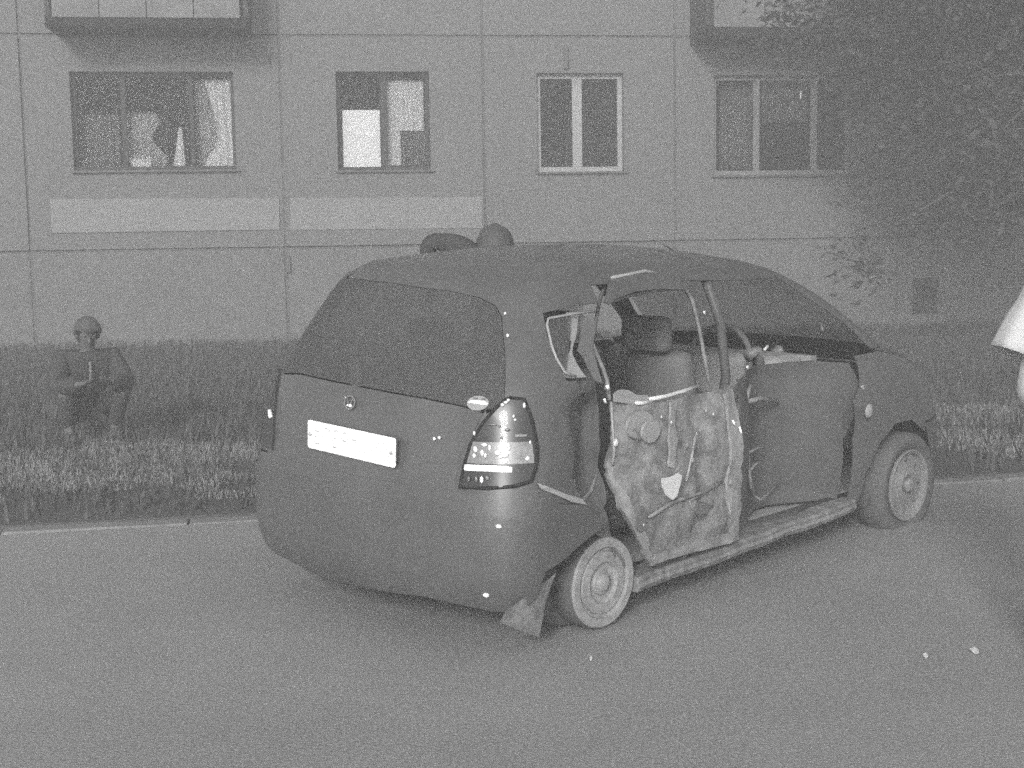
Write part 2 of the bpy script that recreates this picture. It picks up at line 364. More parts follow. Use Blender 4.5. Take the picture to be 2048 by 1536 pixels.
# small vent opening in the plinth and a cable with brackets
vb = empty('vent_grille', (0, 0, 0)); vb.parent = B
q0, q1 = (6.448, 0.813), (6.861, 0.248)
boxo('vent_frame', m_vent, vb, q0[0], q1[0], -.03, .015, q1[1], q0[1], bev=.01)
for i in range(5):
    z = q1[1]+(q0[1]-q1[1])*(i+.5)/5; boxo('slat', m_vent, vb, q0[0]+.02, q1[0]-.02, -.05, -.031, z-.02, z+.015)
q = (0.891, 4.402); q2 = (0.902, 4.063)
boxo('cable_bracket', m_sill, B, q[0]-.03, q[0]+.03, -.06, -.013, q2[1], q[1], bev=.008)
q = (-3.341, 1.33); boxo('cable_bracket', m_sill, B, q[0]-.04, q[0]+.04, -.03, .01, q[1]-.25, q[1], bev=.008)

# ================================================================== THE CAR
CAR = empty('wrecked_car', (-.275, 5.62, 0), (0, .021, -.753))
tag(CAR, 'dark hatchback with its right side crushed and rear door torn bare, parked at the kerb', 'car')
# ---- car body surface: wall outline P(a, z), roof dome; right side crushed in ----
SZ=[.16,.24,.34,.55,.75,.92,1.00,1.10,1.20,1.30,1.38,1.43,1.47]
SHW=[.76,.80,.82,.83,.825,.80,.785,.755,.72,.68,.64,.60,.54]
SYR=[-.50,-.55,-.575,-.585,-.56,-.525,-.50,-.45,-.395,-.335,-.285,-.235,-.16]
SYF=[3.16,3.22,3.25,3.25,3.18,3.0,2.66,2.47,2.30,2.12,1.95,1.83,1.68]
SRR=[.16,.17,.18,.22,.26,.28,.28,.28,.28,.27,.26,.25,.24]
SRF=[.25,.28,.30,.34,.40,.45,.36,.30,.28,.26,.24,.22,.20]
def pchip(xs,ys):
    n=len(xs);h=[xs[i+1]-xs[i] for i in range(n-1)];d=[(ys[i+1]-ys[i])/h[i] for i in range(n-1)]
    m=[d[0]]+[0 if d[i-1]*d[i]<=0 else 2*d[i-1]*d[i]/(d[i-1]+d[i]) for i in range(1,n-1)]+[d[-1]]
    def f(x):
        x=min(max(x,xs[0]),xs[-1]);i=0
        while i<n-2 and x>xs[i+1]: i+=1
        t=(x-xs[i])/h[i];t2=t*t;t3=t2*t
        return (2*t3-3*t2+1)*ys[i]+(t3-2*t2+t)*h[i]*m[i]+(-2*t3+3*t2)*ys[i+1]+(t3-t2)*h[i]*m[i+1]
    return f
fHW,fYR,fYF,fRR,fRF=[pchip(SZ,q) for q in (SHW,SYR,SYF,SRR,SRF)]
def ends(z):
    hw,yr,yf,rr,rf=fHW(z),fYR(z),fYF(z),fRR(z),fRF(z)
    b=.07
    return hw,yr,yf,rr,rf,b,yr+b+rr,yf-.10-rf
def outline(a,z):
    s=1 if a>=0 else -1; a=abs(a)
    hw,yr,yf,rr,rf,b,y2,y3=ends(z)
    if a<=1:
        x=a*(hw-rr); y=yr+b*(x/(hw-rr))**2
    elif a<=2:
        t=(a-1)*math.pi/2; x=hw-rr+rr*math.sin(t); y=y2-rr*math.cos(t)
    elif a<=3:
        t=a-2; y=y2+t*(y3-y2); x=hw+.012*math.sin(math.pi*t)
    elif a<=4:
        t=(a-3)*math.pi/2; x=hw-rf+rf*math.cos(t); y=y3+rf*math.sin(t)
    else:
        t=a-4; x=(1-t)*(hw-rf); y=y3+rf+.10*(1-(1-t)**2)
    return s*x,y
def sm(e0,e1,x):
    t=min(max((x-e0)/(e1-e0),0),1); return t*t*(3-2*t)
def crush(x,y,z):
    """the side impact: right flank pushed in, deepest at the front door"""
    if x<=.05: return x,y,z
    w=sm(.05,.6,x)
    band=sm(.10,.30,z)*(1-.75*sm(.85,1.2,z))
    d=.30*math.exp(-((y-1.62)/.36)**2)*band*(1-.35*sm(1.2,1.5,z))
    d+=.10*math.exp(-((y-.02)/.13)**2)*sm(.55,.66,z)*(1-sm(.92,1.02,z))
    q=sm(-.1,.15,y)*(1-.8*sm(1.0,1.25,y))*(1-sm(2.0,2.35,y))*sm(.2,.3,z)*(1-sm(1.25,1.45,z))
    wr=(math.sin(9*y+7*z+1.3)*math.sin(13*z-5*y)+.6*math.sin(21*y-9*z)*math.sin(17*z+4))*.011
    d+=q*wr
    z2=z-.05*math.exp(-((y-1.3)/.5)**2)*sm(1.3,1.47,z)*w*.5
    return x-w*d,y,z2
def P(a,z,off=0.0):
    x,y=outline(a,z)
    p=crush(x,y,z)
    if off:
        e=.004
        x1,y1=outline(a+e,z) if abs(a)<4.98 else (x+e,y)
        x2,y2=outline(a,min(z+e,1.469)); q1=crush(x1,y1,z); zz=min(z+e,1.469)
        q2=crush(x2,y2,zz)
        if zz-z<1e-6: q2=(p[0],p[1],p[2]+e)
        ux,uy,uz=[q1[i]-p[i] for i in range(3)]; vx,vy,vz=[q2[i]-p[i] for i in range(3)]
        n=(uy*vz-uz*vy,uz*vx-ux*vz,ux*vy-uy*vx)
        l=math.sqrt(sum(c*c for c in n)) or 1
        p=tuple(p[i]+off*n[i]/l for i in range(3))
    return p

def breaks():
    b = []
    for k in range(12): b.append(k/12)
    for k in range(10): b.append(1+k/10)
    for k in range(110): b.append(2+k/110)
    for k in range(8): b.append(3+k/8)
    for k in range(9): b.append(4+k/8)
    return b
AB = breaks(); AB = sorted(set([-x for x in AB]+AB))
ZB = [.16+.03*i for i in range(int(1.31/.03)+1)]+[1.47]
def clip(poly, axis, val, keep_ge):
    out = []
    for i in range(len(poly)):
        a, b = poly[i], poly[(i+1) % len(poly)]
        ia = (a[axis] >= val) if keep_ge else (a[axis] <= val); ib = (b[axis] >= val) if keep_ge else (b[axis] <= val)
        if ia: out.append(a)
        if ia != ib:
            t = (val-a[axis])/(b[axis]-a[axis]); out.append((a[0]+(b[0]-a[0])*t, a[1]+(b[1]-a[1])*t))
    return out
def panel_bm(bm, poly, off=0., extra=None):
    """cover outline poly, given in (a, z) on the body surface"""
    cache = {}
    def vert(a, z):
        k = (round(a, 4), round(z, 4))
        if k not in cache:
            p = P(a, z, off)
            if extra: p = extra(p, a, z)
            cache[k] = bm.verts.new(p)
        return cache[k]
    amin, amax = min(p[0] for p in poly), max(p[0] for p in poly)
    for i in range(len(AB)-1):
        if AB[i+1] <= amin or AB[i] >= amax: continue
        strip = clip(clip(poly, 0, AB[i], True), 0, AB[i+1], False)
        if len(strip) < 3: continue
        zmin, zmax = min(p[1] for p in strip), max(p[1] for p in strip)
        for j in range(len(ZB)-1):
            if ZB[j+1] <= zmin or ZB[j] >= zmax: continue
            c = clip(clip(strip, 1, ZB[j], True), 1, ZB[j+1], False)
            vs = []
            for a, z in c:
                v = vert(a, z)
                if v not in vs: vs.append(v)
            if len(vs) >= 3:
                try: bm.faces.new(vs)
                except ValueError: pass
def panel(name, polys, mat, off=0., th=.006, parent=None, extra=None):
    bm = bmesh.new()
    for q in polys: panel_bm(bm, q, off, extra)
    bmesh.ops.remove_doubles(bm, verts=bm.verts, dist=.0004)
    bmesh.ops.dissolve_degenerate(bm, edges=bm.edges, dist=.0002)
    bmesh.ops.recalc_face_normals(bm, faces=bm.faces)
    # point the shell outwards, then thicken inwards
    c = Vector((0, .8, .8)); s = sum((f.calc_center_median()-c).dot(f.normal)*f.calc_area() for f in bm.faces)
    if s < 0: bmesh.ops.reverse_faces(bm, faces=bm.faces)
    bm.normal_update(); fs = bm.faces[:]; be = [e for e in bm.edges if len(e.link_faces) == 1]
    back = {v: bm.verts.new(v.co-v.normal*th) for v in bm.verts[:]}
    for f in fs: bm.faces.new([back[v] for v in reversed(f.verts)])
    for e in be:
        a, b = e.link_loops[0].vert, e.link_loops[0].link_loop_next.vert
        bm.faces.new((b, a, back[a], back[b]))
    o = fin(name, bm, mat, parent or CAR, True, recalc=False); smooth_sharp(o, 50)
    return o
def smooth_sharp(o, ang=40):
    try: o.data.set_sharp_from_angle(angle=R(ang))
    except Exception: pass
def sa(y, z):                       # a-coordinate of a point on the side at depth y
    y2, y3 = ends(z)[6:8]; return 2+(y-y2)/(y3-y2)
def sd_(pts): return [(sa(y, z), z) for y, z in pts]

WIN = [(-1.2585, 1.3981), (-0.2025, 1.3932), (0.6863, 1.3708), (1.0329, 1.3482), (1.2088, 1.3228), (1.2864, 1.2816), (1.3532, 1.1654), (1.3882, 1.06), (1.4002, 0.9812), (1.3707, 0.9578), (1.0928, 0.9569), (0.6786, 0.9785), (0.1126, 0.9939), (-0.4882, 1.0027), (-0.8793, 1.0042),
       (-1.25, .99), (-1.36, 1.02), (-1.38, 1.15), (-1.36, 1.28), (-1.32, 1.36)]
LAMP = [(1.4394, 0.9955), (1.563, 0.99), (1.6394, 0.9179), (1.6948, 0.8192), (1.7035, 0.7568), (1.669, 0.7004), (1.5305, 0.6846), (1.2682, 0.675), (0.9776, 0.6669), (1.0357, 0.7452), (1.1154, 0.8236), (1.2286, 0.8982), (1.3483, 0.9629)]
SEAM = .655
rwin = panel('rear_window', [WIN], m_cglass, off=.002, th=.005)
# tailgate: below the glass
iA = WIN.index(WIN[9]); bottom = WIN[9:16]
tail = [(-1.06, .58), (1.0, .58), (1.006, SEAM), (1.02, .75), (1.15, .88), (1.25, .96)]+[(a, z-.006) for a, z in bottom]+[(-1.25, .98)]
panel('tailgate', [tail], m_body)
# right rear quarter with the C pillar and the roof edge over the glass
QW = [(1.6793, 1.2942), (1.9564, 1.314), (2.0774, 1.3165), (2.0734, 1.1472), (2.0837, 1.0398), (1.9715, 1.0653), (1.8207, 1.1354), (1.7305, 1.2175)]
right_edge = [WIN[k] for k in (8, 7, 6, 5, 4, 3, 2, 1, 0)]
quarter = [(1.01, .58), (1.012, SEAM), (1.026, .75), (1.156, .88), (1.256, .958)]+[(WIN[9][0], WIN[9][1]-.004)]+[(a+.004, z+.003) for a, z in right_edge]+[(-1.2, 1.405), (-1.2, 1.47), (1.2, 1.47), (sa(.165, 1.46), 1.47), (sa(.165, 1.40), 1.40), (sa(.165, 1.32), 1.325)]
quarter += [(QW[1][0], QW[1][1]+.004), (QW[0][0]-.02, QW[0][1]+.005), (QW[7][0]-.02, QW[7][1]), (QW[6][0]-.02, QW[6][1]), (QW[5][0]-.01, QW[5][1]-.015), (2.0149, 1.0437), (2.0658, 0.957), (2.0707, 0.8574), (2.0385, 0.7811), (2.0312, 0.6943), (2.0568, 0.6089), (2.0509, 0.5841), (1.9215, 0.6413), (1.4, .60)]
panel('rear_quarter_panel', [quarter], m_body)
# deep dented inner quarter between that torn edge and the rear door
def dent(dx, jit=.012):
    def f_(p, a, z):
        x, y, zz = p; return (x-dx+jit*math.sin(31*y+23*zz)*math.sin(19*zz-11*y), y, zz)
    return f_
inner = [(1.9287, 1.0667), (2.0851, 1.0488), (2.1149, 0.9469), (2.1151, 0.7907), (2.128, 0.6306), (2.122, 0.5436), (2.1088, 0.4914), (2.0623, 0.5679), (2.0191, 0.6374), (1.9929, 0.7986), (2.0009, 0.9411)]
panel('inner_quarter_panel', [inner], m_body_d, extra=dent(.05))
low_in = [(2.0596, 0.5903), (2.1151, 0.5468), (2.1638, 0.3404), (2.2149, 0.1367), (2.1724, 0.1997), (2.1446, 0.3704), (2.0954, 0.4693)]
panel('wheel_arch_liner', [low_in], m_dark, extra=dent(.06))
# quarter glass: bright rim, lining and shards
bm = bmesh.new(); tube(bm, [P(*q, .004) for q in ((2.0689, 1.2924), (1.967, 1.2879), (1.7105, 1.2757), (1.6997, 1.254), (1.7588, 1.1812), (1.8222, 1.13), (1.9243, 1.0793), (2.0141, 1.0582))], .0055, 6); fin('quarter_window_trim', bm, m_shard, CAR, True)
panel('quarter_window', [[(1.7111, 1.2721), (1.9667, 1.2861), (1.9656, 1.1765), (1.9502, 1.0731), (1.8325, 1.1298), (1.7636, 1.1811)]], m_cglass, off=-.004, th=.004)
panel('quarter_window', [[(1.9619, 1.3028), (2.0308, 1.301), (2.019, 1.2189), (2.0108, 1.1742), (2.0113, 1.1469), (2.0289, 1.1024), (2.0544, 1.0543), (2.0141, 1.0582), (1.9544, 1.0783), (1.9529, 1.1194), (2.004, 1.1533), (2.0054, 1.193), (1.9506, 1.2405)]], m_shard, off=-.02, th=.004)['label'] = 'crazed white remnant of quarter window glass'
panel('pillar_trim', [[(2.0376, 1.2855), (2.0771, 1.2595), (2.064, 1.1672), (2.0919, 1.0235), (2.075, 1.0358), (2.0396, 1.13), (2.0217, 1.1545)]], m_dark, off=-.012)
# bumper, its right end torn along the top
bump = [(-1.98, .24), (-1.6, .20), (-.9, .185), (-0.4997, 0.1628), (0.0948, 0.1852), (0.6022, 0.2142), (0.9349, 0.2077), (1.5, .205), (1.75, .225), (1.9, .27), (2.029, 0.3773), (2.0608, 0.4242), (2.0884, 0.4594), (2.1056, 0.4932), (2.0576, 0.5737), (1.911, 0.6561), (1.25, SEAM-.005), (-1.1, SEAM-.005), (-1.5, .65), (-1.98, .62)]
panel('rear_bumper', [bump], m_body, off=.006, th=.010)
bm = bmesh.new(); slab(bm, [P(*q, .012) for q in ((1.7325, 0.6916), (1.8692, 0.6723), (2.0174, 0.6328), (2.0519, 0.5959), (2.0624, 0.5696), (2.032, 0.597), (1.9541, 0.6432), (1.7857, 0.6685))], (.7, -.7, 0), .004); fin('torn_edge', bm, m_shard, CAR)
bm = bmesh.new(); tube(bm, [P(*q, -.03) for q in ((2.0687, 0.5926), (2.1008, 0.6172), (2.1148, 0.6514))], .007, 6); fin('torn_edge', bm, m_bare, CAR)
# rear lamp
lamp = panel('tail_light', [LAMP], m_lampd, off=.012, th=.012); lamp['label'] = 'right rear lamp, smoked over a clear band'
tubeo('lamp_gasket', m_gask, lamp, [P(*q, .010) for q in LAMP+LAMP[:1]], .008, 6)
panel('clear_lens', [[(1.1481, 0.8354), (1.6468, 0.8397), (1.6776, 0.7646), (1.0722, 0.7577)]], m_lampm, off=.0145, th=.002, parent=lamp)
panel('reflector_bar', [[(1.0298, 0.7485), (1.0833, 0.7528), (1.3343, 0.7568), (1.4885, 0.7526), (1.4921, 0.7329), (1.2652, 0.7338), (1.0466, 0.7295)]], m_lampw, off=.0155, th=.003, parent=lamp)
panel('reflector_bar', [[(1.5066, 0.8659), (1.6006, 0.8652), (1.6012, 0.8581), (1.5069, 0.8571)]], m_lampm, off=.015, th=.003, parent=lamp)
for x, y, w_, h_ in ((955,900,.011,.014), (953,912,.009,.010), (968,907,.008,.013), (973,912,.007,.011), (972,891,.013,.008), (982,897,.007,.014), (997,907,.014,.012), (1003,912,.008,.010), (1011,912,.014,.011), (1016,892,.011,.010), (1018,898,.006,.008), (1011,926,.012,.006), (1053,918,.010,.010), (1058,884,.005,.008), (1006,812,.008,.008), (1012,807,.009,.006), (1017,802,.007,.007), (1049,813,.006,.013), (1027,834,.005,.007), (1030,841,.006,.006), (953,868,.006,.010), (987,851,.020,.003), (1000,854,.006,.005), (1015,861,.012,.006), (966,961,.008,.016), (977,958,.010,.012), (957,960,.006,.014), (943,958,.006,.012), (1004,877,.005,.005)):
    pass
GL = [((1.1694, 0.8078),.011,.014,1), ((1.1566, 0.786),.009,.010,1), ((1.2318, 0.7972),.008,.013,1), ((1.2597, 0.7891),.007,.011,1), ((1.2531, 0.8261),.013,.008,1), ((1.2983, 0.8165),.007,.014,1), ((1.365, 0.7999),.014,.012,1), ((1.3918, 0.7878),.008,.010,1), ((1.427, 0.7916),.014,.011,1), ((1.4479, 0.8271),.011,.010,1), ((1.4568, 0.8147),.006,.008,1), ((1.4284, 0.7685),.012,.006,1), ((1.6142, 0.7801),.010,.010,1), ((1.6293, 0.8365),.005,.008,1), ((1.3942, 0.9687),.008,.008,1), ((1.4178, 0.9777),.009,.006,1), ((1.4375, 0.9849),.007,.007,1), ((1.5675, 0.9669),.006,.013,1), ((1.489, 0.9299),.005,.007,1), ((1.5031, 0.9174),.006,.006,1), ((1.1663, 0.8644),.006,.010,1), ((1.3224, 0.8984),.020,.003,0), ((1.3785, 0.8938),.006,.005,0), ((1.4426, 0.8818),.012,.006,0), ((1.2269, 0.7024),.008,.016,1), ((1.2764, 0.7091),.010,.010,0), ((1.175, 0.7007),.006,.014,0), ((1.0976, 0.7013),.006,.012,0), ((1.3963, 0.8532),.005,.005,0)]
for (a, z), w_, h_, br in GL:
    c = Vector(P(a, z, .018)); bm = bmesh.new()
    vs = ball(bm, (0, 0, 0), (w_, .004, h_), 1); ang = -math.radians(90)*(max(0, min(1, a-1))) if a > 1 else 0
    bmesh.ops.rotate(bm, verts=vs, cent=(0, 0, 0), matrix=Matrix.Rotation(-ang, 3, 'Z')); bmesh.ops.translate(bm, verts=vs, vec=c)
    fin('lamp_glint', bm, m_lampw if br else m_lampm, lamp, True)  # pale beads painted as sparkles in the lamp
LBIT = (-1.14, .815)
lampl = panel('tail_light', [[(-a, z) for a, z in LAMP]], m_lampd, off=.012, th=.012)
bm = bmesh.new(); c_ = Vector(P(LBIT[0], LBIT[1], .016)); tube(bm, [c_+Vector((-.012, 0, .014)), c_+Vector((.01, -.01, -.014))], .010, 6); fin('lamp_glint', bm, m_lampw, lampl, True)  # white bit painted as the left lamp's glint
# plate with its two screws and the strokes of the characters that survive the glare
PL0, PL1 = Vector(P(*(-0.4293, 0.7794), .034)), Vector(P(*(0.5041, 0.7623), .034))
px_ = (PL1-PL0).normalized(); pn = Vector((px_.y, -px_.x, 0)).normalized()
if pn.y > 0: pn = -pn
pz_ = px_.cross(pn); pz_ = pz_ if pz_.z > 0 else -pz_
pc = (PL0+PL1)/2; pw, ph = (PL1-PL0).length/2, .058
pp = lambda u, v, d=0.: pc+px_*u*pw+pz_*v*ph+pn*d
def rrect(cu, cv, hu, hv, r, d):
    out = []
    for sx, sy, t0 in ((1, 1, 0), (-1, 1, 90), (-1, -1, 180), (1, -1, 270)):
        for k in range(4):
            t = R(t0+30*k); out.append(pc+px_*(cu+sx*(hu-r)+r*math.cos(t))+pz_*(cv+sy*(hv-r)+r*math.sin(t))+pn*d)
    return out
bm = bmesh.new(); slab(bm, rrect(0, 0, pw-.02, ph-.015, .014, .0), pn, .03); holder = fin('plate_holder', bm, m_dark, CAR)
bm = bmesh.new(); slab(bm, rrect(0, 0, pw, ph, .012, .004), pn, .003); plate = fin('licence_plate', bm, m_plate, CAR)
# stroke positions read in the zoomed picture: plate spans x 205..1850 there, top edge 160..520, bottom 660..1070
def zp(x, y):
    t = (x-205)/1645; top, bot = 160+360*t, 660+410*t; return 2*t-1, 1-2*(y-top)/(bot-top)
def stroke(pts, wd=.0022):
    bm = bmesh.new()
    q = [pp(*zp(x, y), .0052) for x, y in pts]
    for a, b in zip(q, q[1:]):
        t = (b-a).normalized(); n_ = t.cross(pn)*wd; slab(bm, [a-n_-t*.001, a+n_-t*.001, b+n_+t*.001, b-n_+t*.001], pn, .001)
    fin('character', bm, m_ink, plate)
for q in ([(350,362),(430,380)], [(352,470),(385,478)], [(355,585),(430,602)], [(545,328),(610,340),(632,360),(630,390)], [(720,376),(760,372),(802,386)], [(725,498),(765,518)], [(708,665),(740,676),(770,668)], [(895,432),(915,415),(945,434)], [(890,552),(915,565),(948,572)], [(1068,543),(1128,552)]): stroke(q)
for x, y in ((265, 420), (1780, 780)):
    bm = bmesh.new(); c = pp(*zp(x, y), .008); ball(bm, c, (.008, .008, .008), 1); fin('screw', bm, m_ink, plate, True)
# emblem, lock, oval sticker, small white beads painted as glints
ea = (-0.0544, 0.9262)
ec = Vector(P(*ea, .012)); en = Vector((-.05, -.97, .2)).normalized(); ex = Vector((1, -.05, 0)).normalized(); ez = en.cross(ex); ez = ez if ez.z > 0 else -ez
bm = bmesh.new(); tube(bm, [ec+ex*.033*math.cos(t)+ez*.026*math.sin(t) for t in [6.283*k/20 for k in range(21)]], .0035, 6); em = fin('emblem', bm, m_bare, CAR, True)
for s in (-1, 1):
    bm = bmesh.new(); tube(bm, [ec+ex*s*.004-ez*.018, ec+ex*s*.012+ez*.006, ec+ex*s*.02+ez*.016], .003, 6); fin('emblem_wing', bm, m_bare, em, True)
for dx, dz, r_ in ((.012, -.012, .009), (-.006, -.012, .005), (-.028, .018, .003)):
    bm = bmesh.new(); ball(bm, ec+ex*dx+ez*dz-en*(-.004), (r_, r_, r_), 1); fin('emblem_glint', bm, m_lampw, em, True)  # white balls painted as highlights on the emblem
for q, r_, nm in (((0.7906, 0.8307), .006, 'lock'), ((0.8321, 0.8363), .006, 'lock'), ((1.385, 0.5403), .010, 'glint_bead'), ((1.1738, 0.2757), .011, 'glint_bead'), ((1.3196, 1.2928), .005, 'glint_bead'), ((1.37, 1.2136), .006, 'glint_bead')):
    bm = bmesh.new(); c = Vector(P(*q, .008)); ball(bm, c, (r_*1.3 if q[1] < .6 else r_, r_, r_*.8 if q[1] < .6 else r_*1.2), 2); fin(nm, bm, m_lampw, CAR, True)  # locks are real, the other white beads are painted glints
bm = bmesh.new(); cc = Vector(P(*(1.1743, 0.9737), .006)); c1 = Vector(P(*(1.0674, 0.9722), .006)); c2 = Vector(P(*(1.2723, 0.9706), .006)); hx = (c2-c1)/2
slab(bm, [cc+hx*math.cos(6.283*k/28)+Vector((0, .012, .026))*math.sin(6.283*k/28) for k in range(28)], (.2, -.95, .2), .003)
st = fin('oval_sticker', bm, m_shard, CAR); st['label'] = 'pale oval country sticker at the lower corner of the rear window'
bm = bmesh.new(); slab(bm, [cc+hx*u+Vector((0, .012, .026))*v+Vector((.2, -.95, .2))*.002 for u, v in ((-.95, -.02), (-.6, .32), (.5, .38), (.93, .12), (.9, -.15), (.3, -.12))], (.2, -.95, .2), .0015); fin('white_band', bm, m_lampw, st)
for u0_, u1_ in ((-.55, -.12), (.2, .6)):
    bm = bmesh.new(); slab(bm, [cc+hx*u+Vector((0, .012, .026))*v+Vector((.2, -.95, .2))*.002 for u, v in ((u0_, .5), (u0_+.05, .72), (u1_-.05, .74), (u1_, .5))], (.2, -.95, .2), .0015); fin('letter', bm, m_dark, st)

# roof dome, rail and pillars
bm = bmesh.new(); cen = Vector((0, .75, 1.47)); rings = []
aa = [x for x in AB if -4.95 <= x <= 4.95][::2]
for i in range(9):
    s_ = i/9; ring = []
    for a in aa:
        p = Vector(P(a, 1.47)); q = p+(cen-p)*s_; q.z = p.z*(1-s_)+cen.z*s_+.068*(1-(1-s_)**2)
        ring.append(bm.verts.new(q))
    rings.append(ring)
for a_, b_ in zip(rings, rings[1:]):
    for k in range(len(aa)): bm.faces.new((a_[k], a_[(k+1) % len(aa)], b_[(k+1) % len(aa)], b_[k]))
top = bm.verts.new((0, .75, 1.538))
for k in range(len(aa)): bm.faces.new((rings[-1][k], rings[-1][(k+1) % len(aa)], top))
bmesh.ops.recalc_face_normals(bm, faces=bm.faces); bmesh.ops.solidify(bm, geom=bm.faces[:], thickness=.01)
fin('roof', bm, m_body, CAR, True)
bm = bmesh.new(); rg = [[bm.verts.new(Vector(P(a, 1.46))*k_+Vector((0, .75*(1-k_), 1.44*(1-k_)+.05*(1-k_)))) for a in aa] for k_ in (.97, .8, .5, .2)]
for a_, b_ in zip(rg, rg[1:]):
    for k in range(len(aa)): bm.faces.new((a_[k], a_[(k+1) % len(aa)], b_[(k+1) % len(aa)], b_[k]))
bm.faces.new(rg[-1]); fin('headliner', bm, M('headliner_cloth', .45, grain=.1), CAR, True)
rail = [(sa(.24, 1.455), 1.46), (3.9, 1.46), (3.9, 1.44), (sa(1.2, 1.39), 1.40), (sa(.24, 1.39), 1.40)]
panel('roof_rail', [[(sa(.16, 1.46), 1.47), (3.95, 1.47), (3.95, 1.44), (sa(1.55, 1.385), 1.385), (sa(.9, 1.395), 1.395), (sa(.16, 1.395), 1.395)]], m_body_d)
apil = [(3.05, 1.385), (3.45, 1.42), (3.95, 1.44), (3.9, 1.38), (3.45, 1.30), (3.35, 1.15), (3.3, 1.0), (3.05, 1.0), (3.05, 1.15), (3.02, 1.3)]
panel('windscreen_pillar', [apil], m_body_d); panel('windscreen_pillar', [[(-a, z) for a, z in apil]], m_body)
panel('windscreen', [[(3.36, 1.0), (5, 1.0), (5, 1.44), (3.96, 1.44), (3.9, 1.375), (3.46, 1.29)], [(-3.36, 1.0), (-5, 1.0), (-5, 1.44), (-3.96, 1.44), (-3.9, 1.375), (-3.46, 1.29)]], m_cglass2)
# front: fenders, hood, front bumper
ARCH = [(2.14, .22), (2.16, .36), (2.26, .52), (2.40, .60), (2.58, .60), (2.74, .52), (2.83, .38), (2.85, .24)]
frontlow = lambda s: [(s*a, z) for a, z in ([(sa(2.86, .24), .24)]+[(3.2, .2), (4, .18), (5, .18), (5, .62), (4, .62), (3.35, .60), (sa(2.75, .56), .56), (sa(2.84, .40), .40)])]
panel('front_bumper', [frontlow(1), frontlow(-1)], m_body_d)
for s in (1, -1):
    fen = sd_([(2.11, .93), (2.07, .75), (2.065, .55), (2.06, .22)]+ARCH[:6])+[(sa(2.75, .57), .575), (3.35, .61), (3.35, .86), (3.2, .93), (3.05, .985), (sa(2.12, .96), .97)]
    panel('front_fender', [[(s*a, z) for a, z in fen]], m_body_d if s > 0 else m_body)
panel('hood', [[(3.21, .935), (3.36, .865), (4, .83), (5, .83), (5, .995), (3.1, .995)], [(-3.21, .935), (-3.36, .865), (-4, .83), (-5, .83), (-5, .995), (-3.1, .995)]], m_body)
panel('grille', [[(3.4, .63), (5, .63), (5, .82), (4, .82), (3.4, .84)], [(-3.4, .63), (-5, .63), (-5, .82), (-4, .82), (-3.4, .84)]], m_dark)
# front right door: stove in
fd = sd_([(1.06, .24), (2.05, .24), (2.06, .55), (2.11, .93), (1.9, .95), (1.5, .93), (1.07, .94), (1.09, .75)])
fdo = panel('front_door', [fd], m_body_d, extra=dent(.05, .004)); fdo['label'] = 'front right door stove in deep towards the seats'
for pts, r_, mt in (([(0.62, 1.352, 0.88), (0.66, 1.259, 0.822), (0.67, 1.231, 0.733), (0.66, 1.275, 0.633), (0.64, 1.321, 0.482), (0.62, 1.4, 0.348)], .011, m_shard), ([(0.64, 1.303, 0.809), (0.6, 1.473, 0.802), (0.55, 1.715, 0.758)], .012, m_shard2), ([(0.6, 1.404, 0.356), (0.58, 1.526, 0.297), (0.56, 1.737, 0.35)], .006, m_shard2), ([(0.62, 1.348, 0.464), (0.6, 1.451, 0.488), (0.58, 1.535, 0.489)], .006, m_shard2), ([(0.62, 1.357, 0.559), (0.6, 1.457, 0.565), (0.58, 1.559, 0.552)], .006, m_shard2)):
    tubeo('torn_edge', mt, fdo, pts, r_, 6)
# rear right door: skin torn away, dusty inner panel
RD = [(2.0949, 1.0097), (2.1201, 0.946), (2.1173, 0.8296), (2.1209, 0.6996), (2.1268, 0.6309), (2.1305, 0.5297), (2.1658, 0.4114), (2.2067, 0.2437), (2.2423, 0.2505), (2.3187, 0.2448), (2.4179, 0.2313), (2.4009, 0.334), (2.4012, 0.5142), (2.3861, 0.6563), (2.3954, 0.7418), (2.3973, 0.8293), (2.4109, 0.9354), (2.3275, 0.9155), (2.2076, 0.916), (2.1285, 0.9383)]
def relief(p, a, z):
    x, y, zz = p; v = Vector((y*5.5, zz*5.5, 2.)); d = .020*mn.noise(v)+.010*mn.noise(v*2.7)+.005*mn.noise(v*6)
    d -= .022*sm(.60, .63, y)*(1-sm(.70, .73, y))*sm(.3, .36, zz)           # pressed channel
    d += .012*sm(.88, .92, y)*(1-.3*sm(.6, .9, zz))
    return (x+d, y, zz)
RDJ = []
for k in range(len(RD)):
    (a0, z0), (a1, z1) = RD[k], RD[(k+1) % len(RD)]
    for u in (0, .25, .5, .75): RDJ.append((a0+(a1-a0)*u+(rnd.uniform(-.0022, .0022) if u else 0), z0+(z1-z0)*u+(rnd.uniform(-.005, .005) if u else 0)))
rdo = panel('rear_door', [RDJ], m_bare, off=.004, th=.02, extra=relief); rdo['label'] = 'rear right door stripped to its dusty inner panel'
smooth_sharp(rdo, 50)
def on(x, d=.0): return Vector(P(*x, d))
sn = Vector((1, 0, .05)).normalized()
def disc(name, mat, c, ry, rz, parent, d=.012):
    bm = bmesh.new(); slab(bm, [c+Vector((0, ry*math.cos(6.283*k/24), rz*math.sin(6.283*k/24))) for k in range(24)], sn, d); return fin(name, bm, mat, parent)
disc('speaker_ring', m_shard, on((2.1545, 0.8409), .03), .085, .055, rdo); disc('speaker_cone', m_shard, on((2.1725, 0.8117), .045), .058, .045, rdo)
